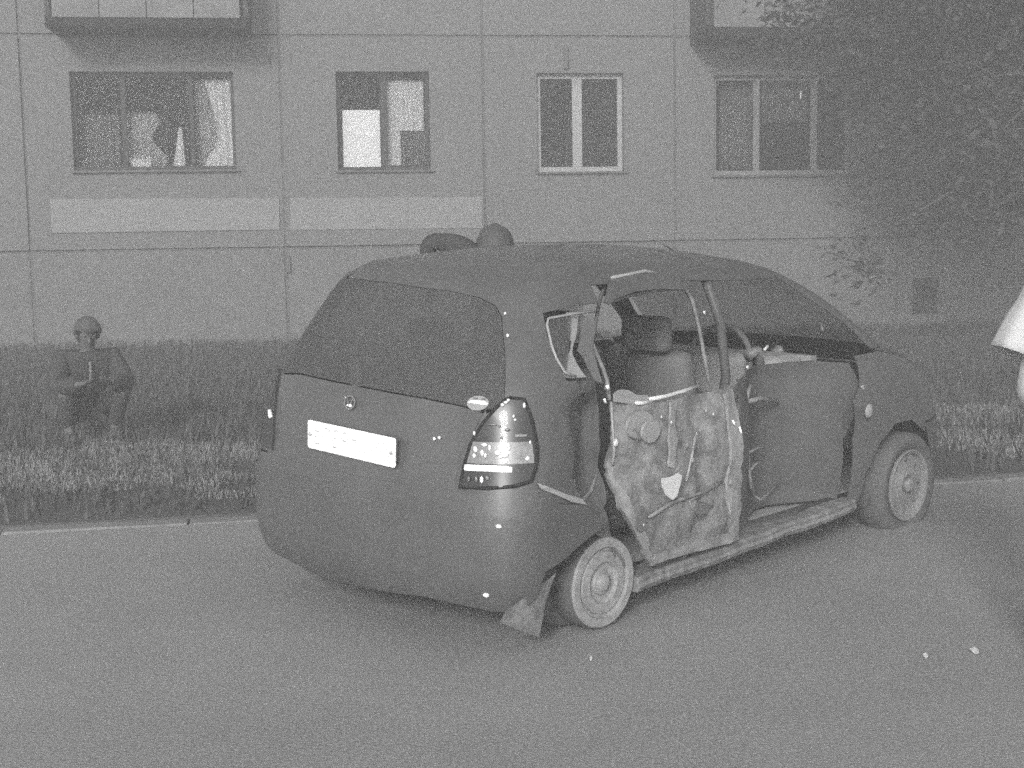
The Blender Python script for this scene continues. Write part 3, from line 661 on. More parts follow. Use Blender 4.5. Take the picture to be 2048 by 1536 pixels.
bm = bmesh.new(); tube(bm, [on(q, .034) for q in ((2.1375, 0.8219), (2.1427, 0.8285), (2.1488, 0.811), (2.1485, 0.7832))], .004, 6); fin('wire', bm, m_dark, rdo)
bm = bmesh.new(); slab(bm, [on(q, .04) for q in ((2.2013, 0.6131), (2.2217, 0.6131), (2.2315, 0.6236), (2.241, 0.6095), (2.2367, 0.5748), (2.2296, 0.5333), (2.2211, 0.521), (2.2087, 0.5388), (2.2022, 0.581))], sn, .004); fin('paper_scrap', bm, m_paper, rdo)
panel('door_brace', [[(2.2387, 0.9056), (2.2544, 0.9057), (2.237, 0.8174), (2.2332, 0.7154), (2.2312, 0.6419), (2.2206, 0.6541), (2.2155, 0.7635)]], m_shard2, off=.018, th=.01, parent=rdo, extra=relief)
panel('door_edge', [[(2.3787, 0.9062), (2.4088, 0.9264), (2.399, 0.8243), (2.3924, 0.7385), (2.3891, 0.6435), (2.3996, 0.526), (2.3994, 0.3349), (2.4158, 0.2375), (2.3895, 0.2426), (2.3619, 0.4478), (2.3656, 0.5986), (2.3622, 0.753)]], m_shard2, off=.016, th=.012, parent=rdo, extra=relief)
panel('door_edge', [[(2.2061, 0.2488), (2.2131, 0.2931), (2.3029, 0.2918), (2.4052, 0.2801), (2.4179, 0.2313), (2.3187, 0.2448), (2.2423, 0.2505)]], m_shard2, off=.010, th=.012, parent=rdo, extra=relief)
panel('door_edge', [[(2.1209, 0.6996), (2.1307, 0.6877), (2.1355, 0.6202), (2.154, 0.5081), (2.1922, 0.3658), (2.2087, 0.2742), (2.2043, 0.2546), (2.1639, 0.4163), (2.1302, 0.5338), (2.1272, 0.6344)]], m_shard2, off=.010, th=.012, parent=rdo, extra=relief)
for q, r_, mt, nm in (([(2.2838, 0.7546), (2.2775, 0.6872), (2.2719, 0.6156), (2.2667, 0.5722)], .006, m_shard, 'bent_rod'), ([(2.1834, 0.4665), (2.2338, 0.5042), (2.3052, 0.5063), (2.3496, 0.5359)], .007, m_bare, 'pressed_rib'), ([(2.1269, 0.6885), (2.1235, 0.7493), (2.1178, 0.81), (2.1175, 0.9464)], .006, m_shard, 'door_edge'), ([(2.3291, 0.4414), (2.3114, 0.4286), (2.2816, 0.4486), (2.2752, 0.4851), (2.3004, 0.4939)], .006, m_bare, 'wire')):
    tubeo(nm, mt, rdo, [on(x, .012) for x in q], r_, 8)
disc('drain_hole', m_dark, on((2.1683, 0.4713), .026), .034, .052, rdo, .02); disc('drain_hole', m_dark, on((2.2993, 0.4459), .026), .05, .026, rdo, .02)
for q, r_ in (((2.1197, 0.7861), .014), ((2.1998, 0.8558), .006), ((2.2165, 0.8276), .006), ((2.3263, 0.8254), .006), ((2.3119, 0.8466), .005), ((2.2678, 0.7184), .010), ((2.277, 0.7653), .008), ((2.2684, 0.6636), .010), ((2.2356, 0.6138), .012), ((2.3595, 0.531), .012), ((2.1703, 0.4481), .005), ((2.2503, 0.7336), .010), ((2.2873, 0.7744), .007)):
    bm = bmesh.new(); ball(bm, on(q, .034), (r_*.5, r_, r_*1.2), 1); fin('bolt', bm, m_bright if r_ < .007 or r_ > .013 else m_shard, rdo)
for q, r_ in (([(2.3732, 0.7883), (2.3759, 0.7657)], .005), ([(2.3858, 0.756), (2.3872, 0.7271)], .005)): tubeo('bright_scratch', m_lampw, rdo, [on(x, .034) for x in q], r_, 6)
# door window frame, bent outwards at the top
fr = [(0.64, 0.171, 1.157), (0.6, 0.238, 1.248), (0.6, 0.262, 1.328), (0.61, 0.288, 1.404), (0.61, 0.32, 1.419), (0.61, 0.445, 1.432), (0.61, 0.637, 1.428), (0.6, 0.755, 1.4)]
tubeo('window_frame', m_body_d, rdo, fr, .008, 8)
tubeo('window_frame', m_shard, rdo, [(0.625, 0.301, 1.416), (0.625, 0.419, 1.427), (0.625, 0.527, 1.438), (0.625, 0.614, 1.425)], .008, 6)
panel('window_frame', [[(2.0973, 1.3228), (2.1361, 1.398), (2.2557, 1.4266), (2.386, 1.4253), (2.4593, 1.3704), (2.432, 1.3491), (2.3385, 1.3588), (2.2362, 1.3565), (2.1398, 1.3312), (2.1159, 1.3098)]], m_body_d, off=.012, parent=rdo)
tubeo('window_frame', m_bare, rdo, [(0.63, 0.309, 1.325), (0.63, 0.427, 1.342), (0.63, 0.557, 1.353), (0.63, 0.697, 1.358), (0.62, 0.821, 1.349), (0.63, 0.86, 1.302), (0.65, 0.884, 1.192), (0.68, 0.887, 1.061), (0.72, 0.871, 0.947)], .009, 6)
tubeo('window_frame', m_bare, rdo, [(0.7, 0.086, 1.179), (0.71, 0.106, 1.131), (0.73, 0.122, 1.074), (0.76, 0.114, 1.027), (0.78, 0.106, 0.951)], .009, 6)
tubeo('bright_scratch', m_lampw, rdo, [(0.79, 0.077, 1.014), (0.79, 0.083, 0.999)], .008, 6)
tubeo('bright_scratch', m_lampw, rdo, [(0.8, 0.047, 0.963), (0.8, 0.059, 0.946)], .005, 6)
bm = bmesh.new(); slab(bm, [Vector(q) for q in ((0.8, 0.112, 0.946), (0.8, 0.109, 0.976), (0.8, 0.146, 0.99), (0.8, 0.197, 0.984), (0.8, 0.258, 0.957), (0.8, 0.327, 0.951), (0.8, 0.341, 0.929), (0.8, 0.211, 0.926))], (1, 0, 0), .006); fin('broken_glass', bm, m_shard, rdo)
tubeo('waist_trim', m_bright, rdo, [(0.8, 0.335, 0.932), (0.79, 0.456, 0.931), (0.77, 0.605, 0.935), (0.75, 0.738, 0.944)], .009, 8)
tubeo('waist_trim', m_bright, rdo, [(0.81, 0.236, 0.928), (0.81, 0.275, 0.924), (0.81, 0.335, 0.924)], .008, 8)
# pillar between the doors, belt rail, sill, repeater and fender-edge highlights made as bright bits
tubeo('centre_pillar', m_body_d, CAR, [(.60, .98, 1.42), (.65, 1.05, 1.2), (.66, 1.09, .95), (.60, 1.08, .5), (.64, 1.07, .2)], .022, 8)
tubeo('glint_bead', m_lampw, CAR, [(0.66, 0.91, 1.252), (0.66, 0.914, 1.239)], .005, 6)  # short white bar painted as a glint
bm = bmesh.new(); sl = []
for k in range(45):
    u = k/44; y = .30+1.82*u; z = .165+.045*u+.010*mn.noise(Vector((y*4, 1, 3))); x = .775+.018*mn.noise(Vector((y*3, 7, 1)))
    sl.append([bm.verts.new((x+dx, y, z+dz)) for dx, dz in ((.0, .030), (.014, .020), (.010, .004), (.016, -.010), (.004, -.032), (-.10, -.034), (-.10, .032))])
for p_, q_ in zip(sl, sl[1:]):
    for k in range(7): bm.faces.new((p_[k], p_[(k+1) % 7], q_[(k+1) % 7], q_[k]))
bm.faces.new(sl[0]); bm.faces.new(sl[-1][::-1]); fin('sill', bm, m_bare, CAR)
tubeo('floor_edge', m_body_d, CAR, [(0.7, 0.489, 0.177), (0.66, 1.234, 0.194), (0.68, 2.229, 0.201)], .05, 8)
bm = bmesh.new(); ball(bm, Vector((0.83, 2.116, 0.696)), (.012, .035, .038), 2); rp = fin('side_repeater', bm, m_shard, CAR, True)
for a_, b_, r_, mt in (((0.7, 2.098, 0.879), (0.7, 2.223, 0.855), .007, m_bright), ((0.78, 2.12, 0.81), (0.78, 2.16, 0.824), .008, m_shard), ((0.78, 2.131, 0.799), (0.78, 2.155, 0.814), .009, m_shard)): tubeo('fender_glint', mt, CAR, [a_, b_], r_, 6)
tubeo('antenna', m_dark, CAR, [(0.05, 1.539, 1.482), (0.05, 1.383, 1.549)], .006, 6)
# left flank, intact
for nm, q, mt in (('left_quarter_panel', [(1.1, SEAM+.004), (1.2, .9), (1.256, .985), (1.366, 1.02), (1.386, 1.15), (1.366, 1.28), (1.326, 1.36), (1.2, 1.405), (1.2, 1.47), (sa(.24, 1.46), 1.47), (sa(.2, 1.36), 1.36), (sa(-.14, 1.33), 1.33), (sa(-.06, 1.04), 1.04), (sa(.1, 1.0), 1.0), (sa(.14, .62), .62), (sa(.25, .45), .45), (sa(.15, .58), .58), (sa(0, .62), .62), (2.02, .63), (1.5, .655)], m_body),
                  ('left_rear_door', sd_([(.16, .98), (1.05, .96), (1.04, .25), (.36, .25), (.32, .45), (.18, .62)]), m_body), ('left_front_door', sd_([(1.06, .96), (2.05, .96), (2.03, .25), (1.05, .25)]), m_body),
                  ('left_sill', sd_([(.37, .245), (2.04, .245), (2.04, .17), (.37, .17)]), m_dark), ('left_roof_rail', [(sa(.24, 1.46), 1.47), (3.95, 1.47), (3.95, 1.44), (sa(1.30, 1.385), 1.385), (sa(.2, 1.36), 1.36)], m_body),
                  ('left_window', sd_([(.12, 1.0), (.96, .97), (.92, 1.37), (.22, 1.355)]), m_cglass2), ('left_window', sd_([(1.05, .97), (2.05, .97), (1.55, 1.25), (1.3, 1.375), (1.0, 1.37)]), m_cglass2), ('left_window', sd_([(-.12, 1.32), (.19, 1.35), (.09, 1.01), (-.05, 1.05)]), m_cglass2)):
    panel({'left_quarter_panel': 'rear_quarter_panel', 'left_rear_door': 'rear_door', 'left_front_door': 'front_door', 'left_sill': 'sill', 'left_roof_rail': 'roof_rail', 'left_window': 'side_window'}[nm], [[(-a, z) for a, z in q]], mt)
tubeo('centre_pillar', m_body, CAR, [(-.64, 1.0, 1.42), (-.72, 1.02, 1.2), (-.77, 1.05, .95)], .035, 8)
# cabin
m_trim = M('cabin_trim', .34, grain=.1)
boxo('floor_pan', m_trim, CAR, -.72, .58, -.35, 2.9, .18, .22)
boxo('firewall', m_trim, CAR, -.66, .50, 2.10, 2.16, .23, .95); boxo('boot_floor', m_trim, CAR, -.62, .62, -.42, .30, .50, .54)
def seat(x0, x1, y, head=True):
    bm = bmesh.new(); box(bm, x0, x1, y, y+.48, .30, .48, bev=.05)
    s = fin('seat', bm, m_seat, CAR, True); bm = bmesh.new()
    box(bm, x0+.01, x1-.01, 0, .14, 0, .58, bev=.05)
    bmesh.ops.rotate(bm, verts=bm.verts, cent=(0, 0, 0), matrix=Matrix.Rotation(R(16), 3, 'X')); bmesh.ops.translate(bm, verts=bm.verts, vec=(0, y-.02, .45)); fin('seat_back', bm, m_seat, s, True)
    xs = ((x0+x1)/2,) if x1-x0 < .7 else (x0+.25, x1-.25)
    for x in xs: boxo('headrest', m_seat, s, x-.13, x+.13, y-.24, y-.14, 1.03, 1.20, bev=.035)
seat(-.62, .50, .42); seat(-.60, -.12, 1.25); seat(.02, .40, 1.28)
boxo('dashboard', m_trim, CAR, -.64, .48, 1.82, 2.09, .62, .96, bev=.05)
bm = bmesh.new(); tube(bm, [(-.02+.19*math.cos(t)+.22, 1.70+.05*math.sin(t), .93+.18*math.sin(t)) for t in [6.283*k/24 for k in range(25)]], .015, 6); fin('steering_wheel', bm, m_dark, CAR, True)
for pts, r_, mt in (([(0.4, 1.67, 0.977), (0.4, 1.741, 1.001), (0.4, 1.782, 0.897)], .03, m_bare), ([(0.3, 1.974, 0.977), (0.3, 2.011, 0.996)], .008, m_bright), ([(0.3, 2.113, 0.893), (0.3, 2.161, 0.916), (0.3, 2.2, 0.94)], .010, m_lampw), ([(0.25, 2.17, 0.96), (0.25, 2.222, 0.924)], .035, m_bare), ([(0.45, 1.586, 0.938), (0.45, 1.591, 0.925)], .007, m_lampw), ([(0.25, 2.356, 0.881), (0.25, 2.396, 0.899)], .012, m_bare), ([(0.64, 1.941, 1.141), (0.66, 1.938, 1.1)], .007, m_bare)): tubeo('torn_trim', mt, CAR, pts, r_, 6)
# hanging triangle of wheel-arch lining
bm = bmesh.new(); slab(bm, [Vector(q) for q in ((0.8, -0.231, 0.327), (0.8, -0.322, 0.295), (0.8, -0.416, 0.269), (0.79, -0.497, 0.236), (0.78, -0.518, 0.197), (0.77, -0.4, 0.133), (0.76, -0.282, 0.08), (0.78, -0.282, 0.158), (0.79, -0.277, 0.229))], (.7, -.7, .1), .006); fin('torn_liner', bm, m_bare, CAR)
boxo('rear_axle', m_dark, CAR, -.7, .55, -.12, .04, .20, .28); boxo('fuel_tank', m_dark, CAR, -.45, .45, .1, .5, .17, .3)
# wheels: rear right is down on its rim
def wheel(loc, r, wdt, tm, rm, side=1, cam_t=0., toe=0., flat=0., hole_n=8, rimf=.66):
    wroot = empty('wheel', loc, (0, cam_t, toe)); wroot.parent = CAR
    r1 = r*rimf; bm = bmesh.new(); s = side
    prof = [(-wdt/2*s, r1), (-wdt/2*s, r*.90), (-wdt*.36*s, r*.985), (0, r), (wdt*.36*s, r*.985), (wdt*.47*s, r*.93), (wdt*.485*s, r*.9 if rimf > .8 else r*.84), (wdt*.40*s, r1*.99)]
    lathe(bm, prof+prof[:1], 40, (0, 0))
    if flat:
        for v in bm.verts:
            if v.co.z < -flat: v.co.x += .25*(-flat-v.co.z)*(1 if v.co.x > 0 else -1); v.co.z = -flat+.2*(v.co.z+flat)
    fin('tyre', bm, tm, wroot, True)
    bm = bmesh.new(); lathe(bm, [(wdt*.30*s, r1*1.01), (wdt*.475*s, r1*1.03), (wdt*.50*s, r1*1.0), (wdt*.46*s, r1*.93), (wdt*.34*s, r1*.88), (wdt*.30*s, r1*.62), (wdt*.38*s, r1*.46), (wdt*.42*s, r1*.30), (wdt*.36*s, r1*.26), (wdt*.37*s, r1*.05)], 40, (0, 1))
    if rimf > .8:
        bm.free(); bm = bmesh.new(); lathe(bm, [(wdt*a_, r1*b_) for a_, b_ in ((.2, 1.0), (.46, 1.03), (.52, 1.0), (.52, .82), (.40, .79), (.38, .73), (.48, .70), (.50, .48), (.36, .44), (.34, .30), (.44, .27), (.46, .03))], 40, (0, 1))
    smooth_sharp(fin('rim', bm, rm, wroot, True), 35)
    bm = bmesh.new(); lathe(bm, [(wdt*.36*s, r1*.22), (wdt*.52*s, r1*.2), (wdt*.56*s, r1*.12), (wdt*.56*s, .001)], 20); fin('hub_cap', bm, rm, wroot, True)
    for k in range(hole_n):
        t = 6.283*k/hole_n; c = Vector((wdt*.30*s, r1*.74*math.cos(t), r1*.74*math.sin(t))); bm = bmesh.new(); ball(bm, c, (.012, .018, .018), 1); fin('rim_hole', bm, m_dark, wroot, True)
    return wroot
wheel((0.72, 2.643, 0.235), .285, .18, m_tyre_dust, m_rim, 1, 0, -.06)
wheel((-.70, 2.49, .275), .285, .18, m_tyre, m_rim, -1); wheel((-.72, -.03, .27), .285, .18, m_tyre, m_rim, -1)
m_dust = M('caked_dust', .30, grain=.35, gs=45, blotch=.3, bs=12)
WR = wheel((0.7, 0.11, 0.211), .192, .12, m_tyre, m_dust, 1, 0, -.04, hole_n=0, rimf=.93)
WR['label'] = 'rear right wheel down on its dusty rim'
tb = bmesh.new(); lathe(tb, [(-.19, .15), (-.19, .20), (-.16, .225), (-.09, .23), (-.06, .20), (-.06, .15), (-.19, .15)], 32, (0, 0))
for v in tb.verts:
    if v.co.z < -.185: v.co.z = -.185+.1*(v.co.z+.185)
fin('burst_tyre', tb, m_tyre, WR, True)

# ================================================================== TREE, right
TR = empty('tree', (7.75, 17.3, 0)); TR.scale = (1.2, 1.2, 1.2); tag(TR, 'leafy dark tree hanging over the right of the block wall', 'tree')
bm = bmesh.new(); tube(bm, [(0, 0, -.1), (.03, 0, .8), (-.05, .05, 1.9), (.0, .0, 3.2), (.1, .1, 4.8), (0, .1, 6.5)], [.20, .16, .14, .12, .09, .03], 10); fin('trunk', bm, m_bark, TR, True)
tips = []
lv, lf = [], []
def leaf(p, sz):
    az, el, ro = rnd.uniform(0, 6.28), rnd.uniform(-1.0, .5), rnd.uniform(-.8, .8)
    d = Vector((math.cos(az)*math.cos(el), math.sin(az)*math.cos(el), math.sin(el))); s = d.cross(Vector((0, 0, 1))).normalized(); s = (s*math.cos(ro)+d.cross(s)*math.sin(ro))
    i = len(lv); lv.extend([p, p+d*sz*.5+s*sz*.28, p+d*sz, p+d*sz*.5-s*sz*.28]); lf.append((i, i+1, i+2, i+3))
bb = bmesh.new()
for k in range(84):
    az = rnd.uniform(0, 6.283); z0 = rnd.uniform(1.6, 5.6); ln = rnd.uniform(1.5, 3.3)*(1-.08*abs(z0-3.6)); up_ = rnd.uniform(-.1, .55)
    if k < 22: az = rnd.uniform(2.6, 3.9); z0 = rnd.uniform(2.0, 5.0); ln = rnd.uniform(2.2, 3.4)
    pts = []; d = Vector((math.cos(az), math.sin(az), up_)).normalized(); p = Vector((0, 0, z0))
    for i in range(6):
        pts.append(p.copy()); p = p+d*ln/5; d = (d+Vector((rnd.uniform(-.2, .2), rnd.uniform(-.2, .2), rnd.uniform(-.25, .12)))).normalized()
    tube(bb, pts, [.045, .035, .028, .02, .012, .004], 5)
    for i in range(1, 6):
        for j in range(4):
            q = pts[i]+Vector((rnd.uniform(-.45, .45), rnd.uniform(-.45, .45), rnd.uniform(-.35, .4)))
            tube(bb, [pts[i], (pts[i]+q)/2+Vector((0, 0, .05)), q], [.010, .007, .003], 4, False)
            for t in range(42):
                r_ = rnd.gauss(0, .17); leaf(q+Vector((rnd.gauss(0, .17), rnd.gauss(0, .17), rnd.gauss(0, .14))), rnd.uniform(.07, .15))
fin('branches', bb, m_bark, TR, True)
me = bpy.data.meshes.new('crown'); me.from_pydata(lv, [], lf); cr = link('crown', me, m_leaf, TR); cr['kind'] = 'stuff'

# ================================================================== PEOPLE
def skin_mesh(joints, edges, root, sub=2):
    names = list(joints); me = bpy.data.meshes.new('tmp'); me.from_pydata([joints[n][0] for n in names], [(names.index(a), names.index(b)) for a, b in edges], [])
    o = bpy.data.objects.new('tmp', me); C.objects.link(o)
    m = o.modifiers.new('s', 'SKIN'); m.use_smooth_shade = True
    for i, n in enumerate(names):
        r = joints[n][1]; me.skin_vertices[0].data[i].radius = r if isinstance(r, tuple) else (r, r)
    me.skin_vertices[0].data[names.index(root)].use_root = True
    ss = o.modifiers.new('u', 'SUBSURF'); ss.levels = sub; ss.render_levels = sub
    dg = bpy.context.evaluated_depsgraph_get(); res = bpy.data.meshes.new_from_object(o.evaluated_get(dg)); bpy.data.objects.remove(o)
    res.materials.clear(); return res
def lerp(a, b, t): return tuple(a[i]+(b[i]-a[i])*t for i in range(3))
def person(loc, rz, J, label, m_sk, m_top, m_leg, cap_m, sleeve=1.0, loose=1.0, zip_=False, flare=False):
    """J: joint positions in local metres (x right, y forward, z up): pelvis chest neck head, sh/el/wr and hip/kn/an per side"""
    root = empty('person', loc, (0, 0, rz)); tag(root, label, 'person')
    nod, ed = {}, []
    def add(n, p, r): nod[n] = (tuple(p), r)
    add('pelvis', J['pelvis'], (.115, .095)); mid = lerp(J['pelvis'], J['chest'], .5)
    add('waist', mid, (.105, .085)); add('chest', J['chest'], (.135, .10)); add('neckb', lerp(J['chest'], J['neck'], .7), (.075, .065)); add('neck', J['neck'], .052)
    hd = Vector(J['head'])-Vector(J['neck']); add('jaw', lerp(J['neck'], J['head'], .45), (.060, .066)); add('head', J['head'], (.078, .092)); add('crown', tuple(Vector(J['head'])+hd.normalized()*.085), (.05, .058))
    ed += [('pelvis', 'waist'), ('waist', 'chest'), ('chest', 'neckb'), ('neckb', 'neck'), ('neck', 'jaw'), ('jaw', 'head'), ('head', 'crown')]
    for s in 'LR':
        for n, r in (('sh', .062), ('el', .042), ('wr', .028)): add(n+s, J[n+s], r)
        add('ua'+s, lerp(J['sh'+s], J['el'+s], .5), .052); add('fa'+s, lerp(J['el'+s], J['wr'+s], .35), .042)
        w_ = Vector(J['wr'+s]); d = (w_-Vector(J['el'+s])).normalized(); palm = w_+d*.05; add('pa'+s, palm, (.036, .018))
        ed += [('chest', 'sh'+s), ('sh'+s, 'ua'+s), ('ua'+s, 'el'+s), ('el'+s, 'fa'+s), ('fa'+s, 'wr'+s), ('wr'+s, 'pa'+s)]
        pr = d.orthogonal().normalized(); pr = Vector((0, 0, 1)).cross(d).normalized() if abs(d.z) < .9 else Vector((0, 1, 0)).cross(d).normalized(); crl = d.cross(pr)
        for k in range(4):
            b = palm+d*.035+pr*(.024*(1.5-k)/1.5); ln = (.032, .038, .036, .027)[k]; c1 = b+d*ln+crl*.006; c2 = c1+d*ln*.7+crl*.02
            for q, (n, pos) in enumerate((('f', b), ('g', c1), ('h', c2))): add(n+s+str(k), pos, (.0095, .009, .008)[q])
            ed += [('pa'+s, 'f'+s+str(k)), ('f'+s+str(k), 'g'+s+str(k)), ('g'+s+str(k), 'h'+s+str(k))]
        t0 = w_+d*.03+pr*.035; t1 = t0+d*.03+pr*.022+crl*.01; add('t'+s, t0, .012); add('v'+s, t1, .009); ed += [('wr'+s, 't'+s), ('t'+s, 'v'+s)]
        for n, r in (('hip', .092), ('kn', .058), ('an', .038)): add(n+s, J[n+s], r)
        add('th'+s, lerp(J['hip'+s], J['kn'+s], .5), .075); add('ca'+s, lerp(J['kn'+s], J['an'+s], .35), .055)
        an = Vector(J['an'+s]); fd_ = Vector(J.get('foot'+s, (0, 1, 0))).normalized(); add('he'+s, an+Vector((0, 0, -.05))-fd_*.03, .034); add('to'+s, an+fd_*.16+Vector((0, 0, -.06)), (.036, .026))
        ed += [('pelvis', 'hip'+s), ('hip'+s, 'th'+s), ('th'+s, 'kn'+s), ('kn'+s, 'ca'+s), ('ca'+s, 'an'+s), ('an'+s, 'he'+s), ('an'+s, 'to'+s)]
    body = link('body', skin_mesh(nod, ed, 'pelvis', 1), m_sk, root, True)
    # clothes: the same joints grown a little
    def garment(name, mat, keys, edges, grow, rt, over={}):
        d = {k: (over.get(k, nod[k])[0], tuple(q+grow for q in (lambda r: r if isinstance(r, tuple) else (r, r))(over.get(k, nod[k])[1]))) for k in keys}
        return link(name, skin_mesh(d, edges, rt, 2), mat, root, True)
    keys = ['pelvis', 'waist', 'chest', 'neckb']; e = [('pelvis', 'waist'), ('waist', 'chest'), ('chest', 'neckb')]; over = {}
    for s in 'LR':
        keys += ['sh'+s, 'ua'+s]; e += [('chest', 'sh'+s), ('sh'+s, 'ua'+s)]
        if sleeve > .6: keys += ['el'+s, 'fa'+s, 'wr'+s]; e += [('ua'+s, 'el'+s), ('el'+s, 'fa'+s), ('fa'+s, 'wr'+s)]
        elif flare: over['ua'+s] = (lerp(J['sh'+s], J['el'+s], .25), .058)
    garment('shirt' if sleeve < .6 else 'jacket', m_top, keys, e, .018*loose, 'pelvis', over)
    keys = ['pelvis']; e = []
    for s in 'LR': keys += ['hip'+s, 'th'+s, 'kn'+s, 'ca'+s, 'an'+s]; e += [('pelvis', 'hip'+s), ('hip'+s, 'th'+s), ('th'+s, 'kn'+s), ('kn'+s, 'ca'+s), ('ca'+s, 'an'+s)]
    if flare:
        for s in 'LR':
            a, b = Vector(J['sh'+s])+Vector((0, 0, .03)), Vector(J['el'+s]); d = (b-a).normalized(); b = a+(b-a)*.74; o1 = d.orthogonal().normalized(); o2 = d.cross(o1)
            out = Vector((-1 if s == 'L' else 1, 0, 0)); bm = bmesh.new(); rg = []
            for i in range(11):
                u = i/10; ring = []
                for k in range(28):
                    th = 6.283*k/28; v = o1*math.cos(th)+o2*math.sin(th); rr = .068+.052*u+.016*u*math.sin(3*th+1)+.010*u*math.sin(7*th+2*u)+.004*math.sin(9*u+2*th)
                    ring.append(bm.verts.new(a+(b-a)*u+v*rr+out*.03*u*u+Vector((0, 0, 1))*(-.03*u*(v.dot(out)*-1))))
                rg.append(ring)
            for p_, q_ in zip(rg, rg[1:]):
                for k in range(28): bm.faces.new((p_[k], p_[(k+1) % 28], q_[(k+1) % 28], q_[k]))
            bmesh.ops.recalc_face_normals(bm, faces=bm.faces); bmesh.ops.solidify(bm, geom=bm.faces[:], thickness=.004); fin('sleeve', bm, m_top, root, True)
    garment('trousers', m_leg, keys, e, .014, 'pelvis')
    for s in 'LR':
        an = Vector(J['an'+s]); fd_ = Vector(J.get('foot'+s, (0, 1, 0))).normalized()
        d = {'a': (tuple(an), (.05, .05)), 'h': (tuple(an+Vector((0, 0, -.055))-fd_*.03), (.045, .04)), 't': (tuple(an+fd_*.17+Vector((0, 0, -.065))), (.048, .034))}
        link('shoe', skin_mesh(d, [('a', 'h'), ('a', 't')], 'a', 2), m_shoe, root, True)
    # face, ears, hair
    f_ = Vector(J.get('face', (0, 1, 0))).normalized(); u_ = hd.normalized(); f_ = (f_-u_*f_.dot(u_)).normalized(); r_ = f_.cross(u_); hc = Vector(J['head'])
    bm = bmesh.new(); tube(bm, [hc+f_*.088+u_*.01, hc+f_*.112-u_*.03, hc+f_*.09-u_*.036], [.008, .014, .010], 6); fin('nose', bm, m_sk, root, True)
    for s in (-1, 1):
        bm = bmesh.new(); ball(bm, hc+f_*.084+r_*s*.032+u_*.012, (.011, .011, .008), 1); fin('eye', bm, m_hair, root, True)
        bm = bmesh.new(); ball(bm, hc+r_*s*.082-u_*.01, (.014, .02, .032), 1); fin('ear', bm, m_sk, root, True)
    bm = bmesh.new(); ball(bm, hc+f_*.086-u_*.062, (.022, .012, .006), 1); fin('mouth', bm, m_hair, root, True)
    bm = bmesh.new(); vs = ball(bm, (0, 0, 0), (1, 1, 1), 3)
    bmesh.ops.delete(bm, geom=[v for v in bm.verts if v.co.z < -.15-.75*(v.co.y < -.1)+(.25 if v.co.y > .55 else 0)], context='VERTS')
    B3 = Matrix((r_, f_, u_)).transposed()
    for v in bm.verts:
        n_ = 1+(.05 if cap_m is m_cap else .13)*mn.noise(v.co*3.5)+.03*mn.noise(v.co*11); v.co = hc+u_*.018+B3 @ Vector((v.co.x*.094*n_, v.co.y*.106*n_, v.co.z*.112*n_))
    bmesh.ops.solidify(bm, geom=bm.faces[:], thickness=-.012); fin('cap' if cap_m is m_cap else 'hair', bm, cap_m, root, True)
    if zip_:
        c = Vector(J['chest']); p_ = Vector(J['pelvis']); bm = bmesh.new(); tube(bm, [lerp(J['chest'], J['neck'], .55)+f_*.10 if False else Vector(lerp(J['chest'], J['neck'], .6))+f_*.115, c+f_*.150, Vector(lerp(J['pelvis'], J['chest'], .5))+f_*.150], .011, 6); fin('zip', bm, m_bare, root, True)
    return root
# squatting on the grass at the left, facing the camera
JS = dict(pelvis=(0, -.10, .26), chest=(0, .06, .60), neck=(0, .10, .73), head=(0, .14, .855), shL=(-.19, .06, .66), shR=(.19, .06, .66), elL=(-.27, .20, .45), elR=(.27, .20, .45), wrL=(-.12, .40, .50), wrR=(.12, .40, .49),
          hipL=(-.10, -.10, .25), hipR=(.10, -.10, .25), knL=(-.22, .30, .44), knR=(.22, .30, .44), anL=(-.17, .10, .10), anR=(.17, .10, .10))
gp = (-3.34, 10.379)
person((gp[0], gp[1], .02), math.atan2(gp[0], -gp[1])+.12, JS, 'person in dark zipped jacket and cap squatting on the grass left of the car', m_skin_d, m_cloth_k, m_cloth_d, m_cap, 1., 2.0, True)
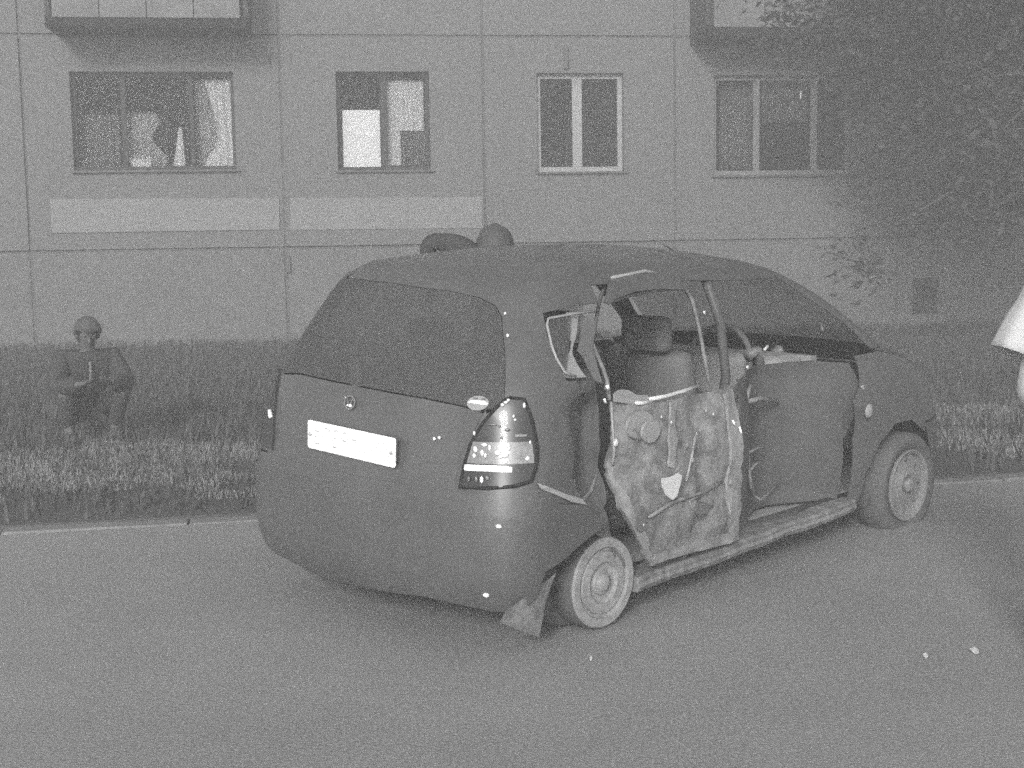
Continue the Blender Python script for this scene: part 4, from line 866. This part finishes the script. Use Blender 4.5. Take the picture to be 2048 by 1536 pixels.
# standing behind the car, an arm stretched out over the roof
bp = (-0.096, 7.45, 1.585)
hh = (-0.096, 7.45, 1.563)[2]
k_ = hh/1.56
JB = dict(pelvis=(0, 0, .92), chest=(.01, 0, 1.24), neck=(.0, .01, 1.39), head=(.01, .03, 1.505), shL=(-.16, 0, 1.52), shR=(.18, 0, 1.34), elL=(-.36, .0, 1.56), elR=(.24, .05, 1.08), wrL=(-.36, .06, 1.33), wrR=(.16, .22, .98),
          hipL=(-.10, 0, .90), hipR=(.10, 0, .90), knL=(-.11, .03, .49), knR=(.11, .03, .49), anL=(-.12, 0, .09), anR=(.12, 0, .09))
JB = {a: tuple(c*k_ for c in v) for a, v in JB.items()}
person((bp[0], bp[1], .0), 0, JB, 'person standing behind the car, one dark arm stretched out above its roof', m_cloth_d, m_cloth_k, m_cloth_d, m_hair, 1., .8)
# near right edge: white short sleeved shirt, seen from behind
ep = (1.732, 4.5, 0.994); spx = (1.748, 4.5, 1.378)
JW = dict(pelvis=(0, 0, .93), chest=(0, .01, 1.27), neck=(0, .0, 1.47), head=(0, .02, 1.615), shL=(-.20, 0, 1.40), shR=(.20, 0, 1.40), elL=(-.285, -.04, 1.03), elR=(.30, -.02, 1.10), wrL=(-.16, .16, .90), wrR=(.16, .22, 1.02),
          hipL=(-.10, 0, .91), hipR=(.10, 0, .91), knL=(-.12, .02, .50), knR=(.12, .02, .50), anL=(-.13, -.02, .09), anR=(.13, -.02, .09))
person((ep[0]+.30, 4.5, 0), 0, JW, 'person in a white short sleeved shirt at the right edge, elbow bent', m_skin, m_cloth_w, m_cloth_d, m_hair, .3, 1.2, flare=True)

# ================================================================== HAZE: added volume that lifts the dark tones
bm = bmesh.new(); box(bm, -30, 30, -6, 34, -1.2, 13.5)
hz = bpy.data.materials.new('added_haze'); hz.use_nodes = True; n = hz.node_tree; n.nodes.clear()
pv = n.nodes.new('ShaderNodeVolumePrincipled'); pv.inputs['Density'].default_value = HAZE; pv.inputs['Color'].default_value = (.92, .92, .92, 1)
no = n.nodes.new('ShaderNodeOutputMaterial'); n.links.new(pv.outputs[0], no.inputs['Volume'])
o = fin('added_haze', bm, hz); o['kind'] = 'stuff'

# ================================================================== LITTER ON THE ROAD
for i, ((x, y), sz, lb) in enumerate((((1.715, 4.817), .032, 'white paper scrap on the road near the right edge'), ((1.516, 4.767), .018, 'tiny pale chip on the road left of the paper scrap'), ((0.278, 4.793), .012, 'tiny bright glass chip on the road below the rear wheel'))):
    bm = bmesh.new(); n = 7; slab(bm, [(x+sz*(.7+.3*rnd.random())*math.cos(6.283*k/n)*.6, y+sz*(.7+.3*rnd.random())*math.sin(6.283*k/n), .012+.006*math.sin(k*2.1)) for k in range(n)], (0, 0, 1), .004)
    tag(fin('paper_scrap' if i == 0 else 'debris_chip', bm, m_litter), lb, 'litter')
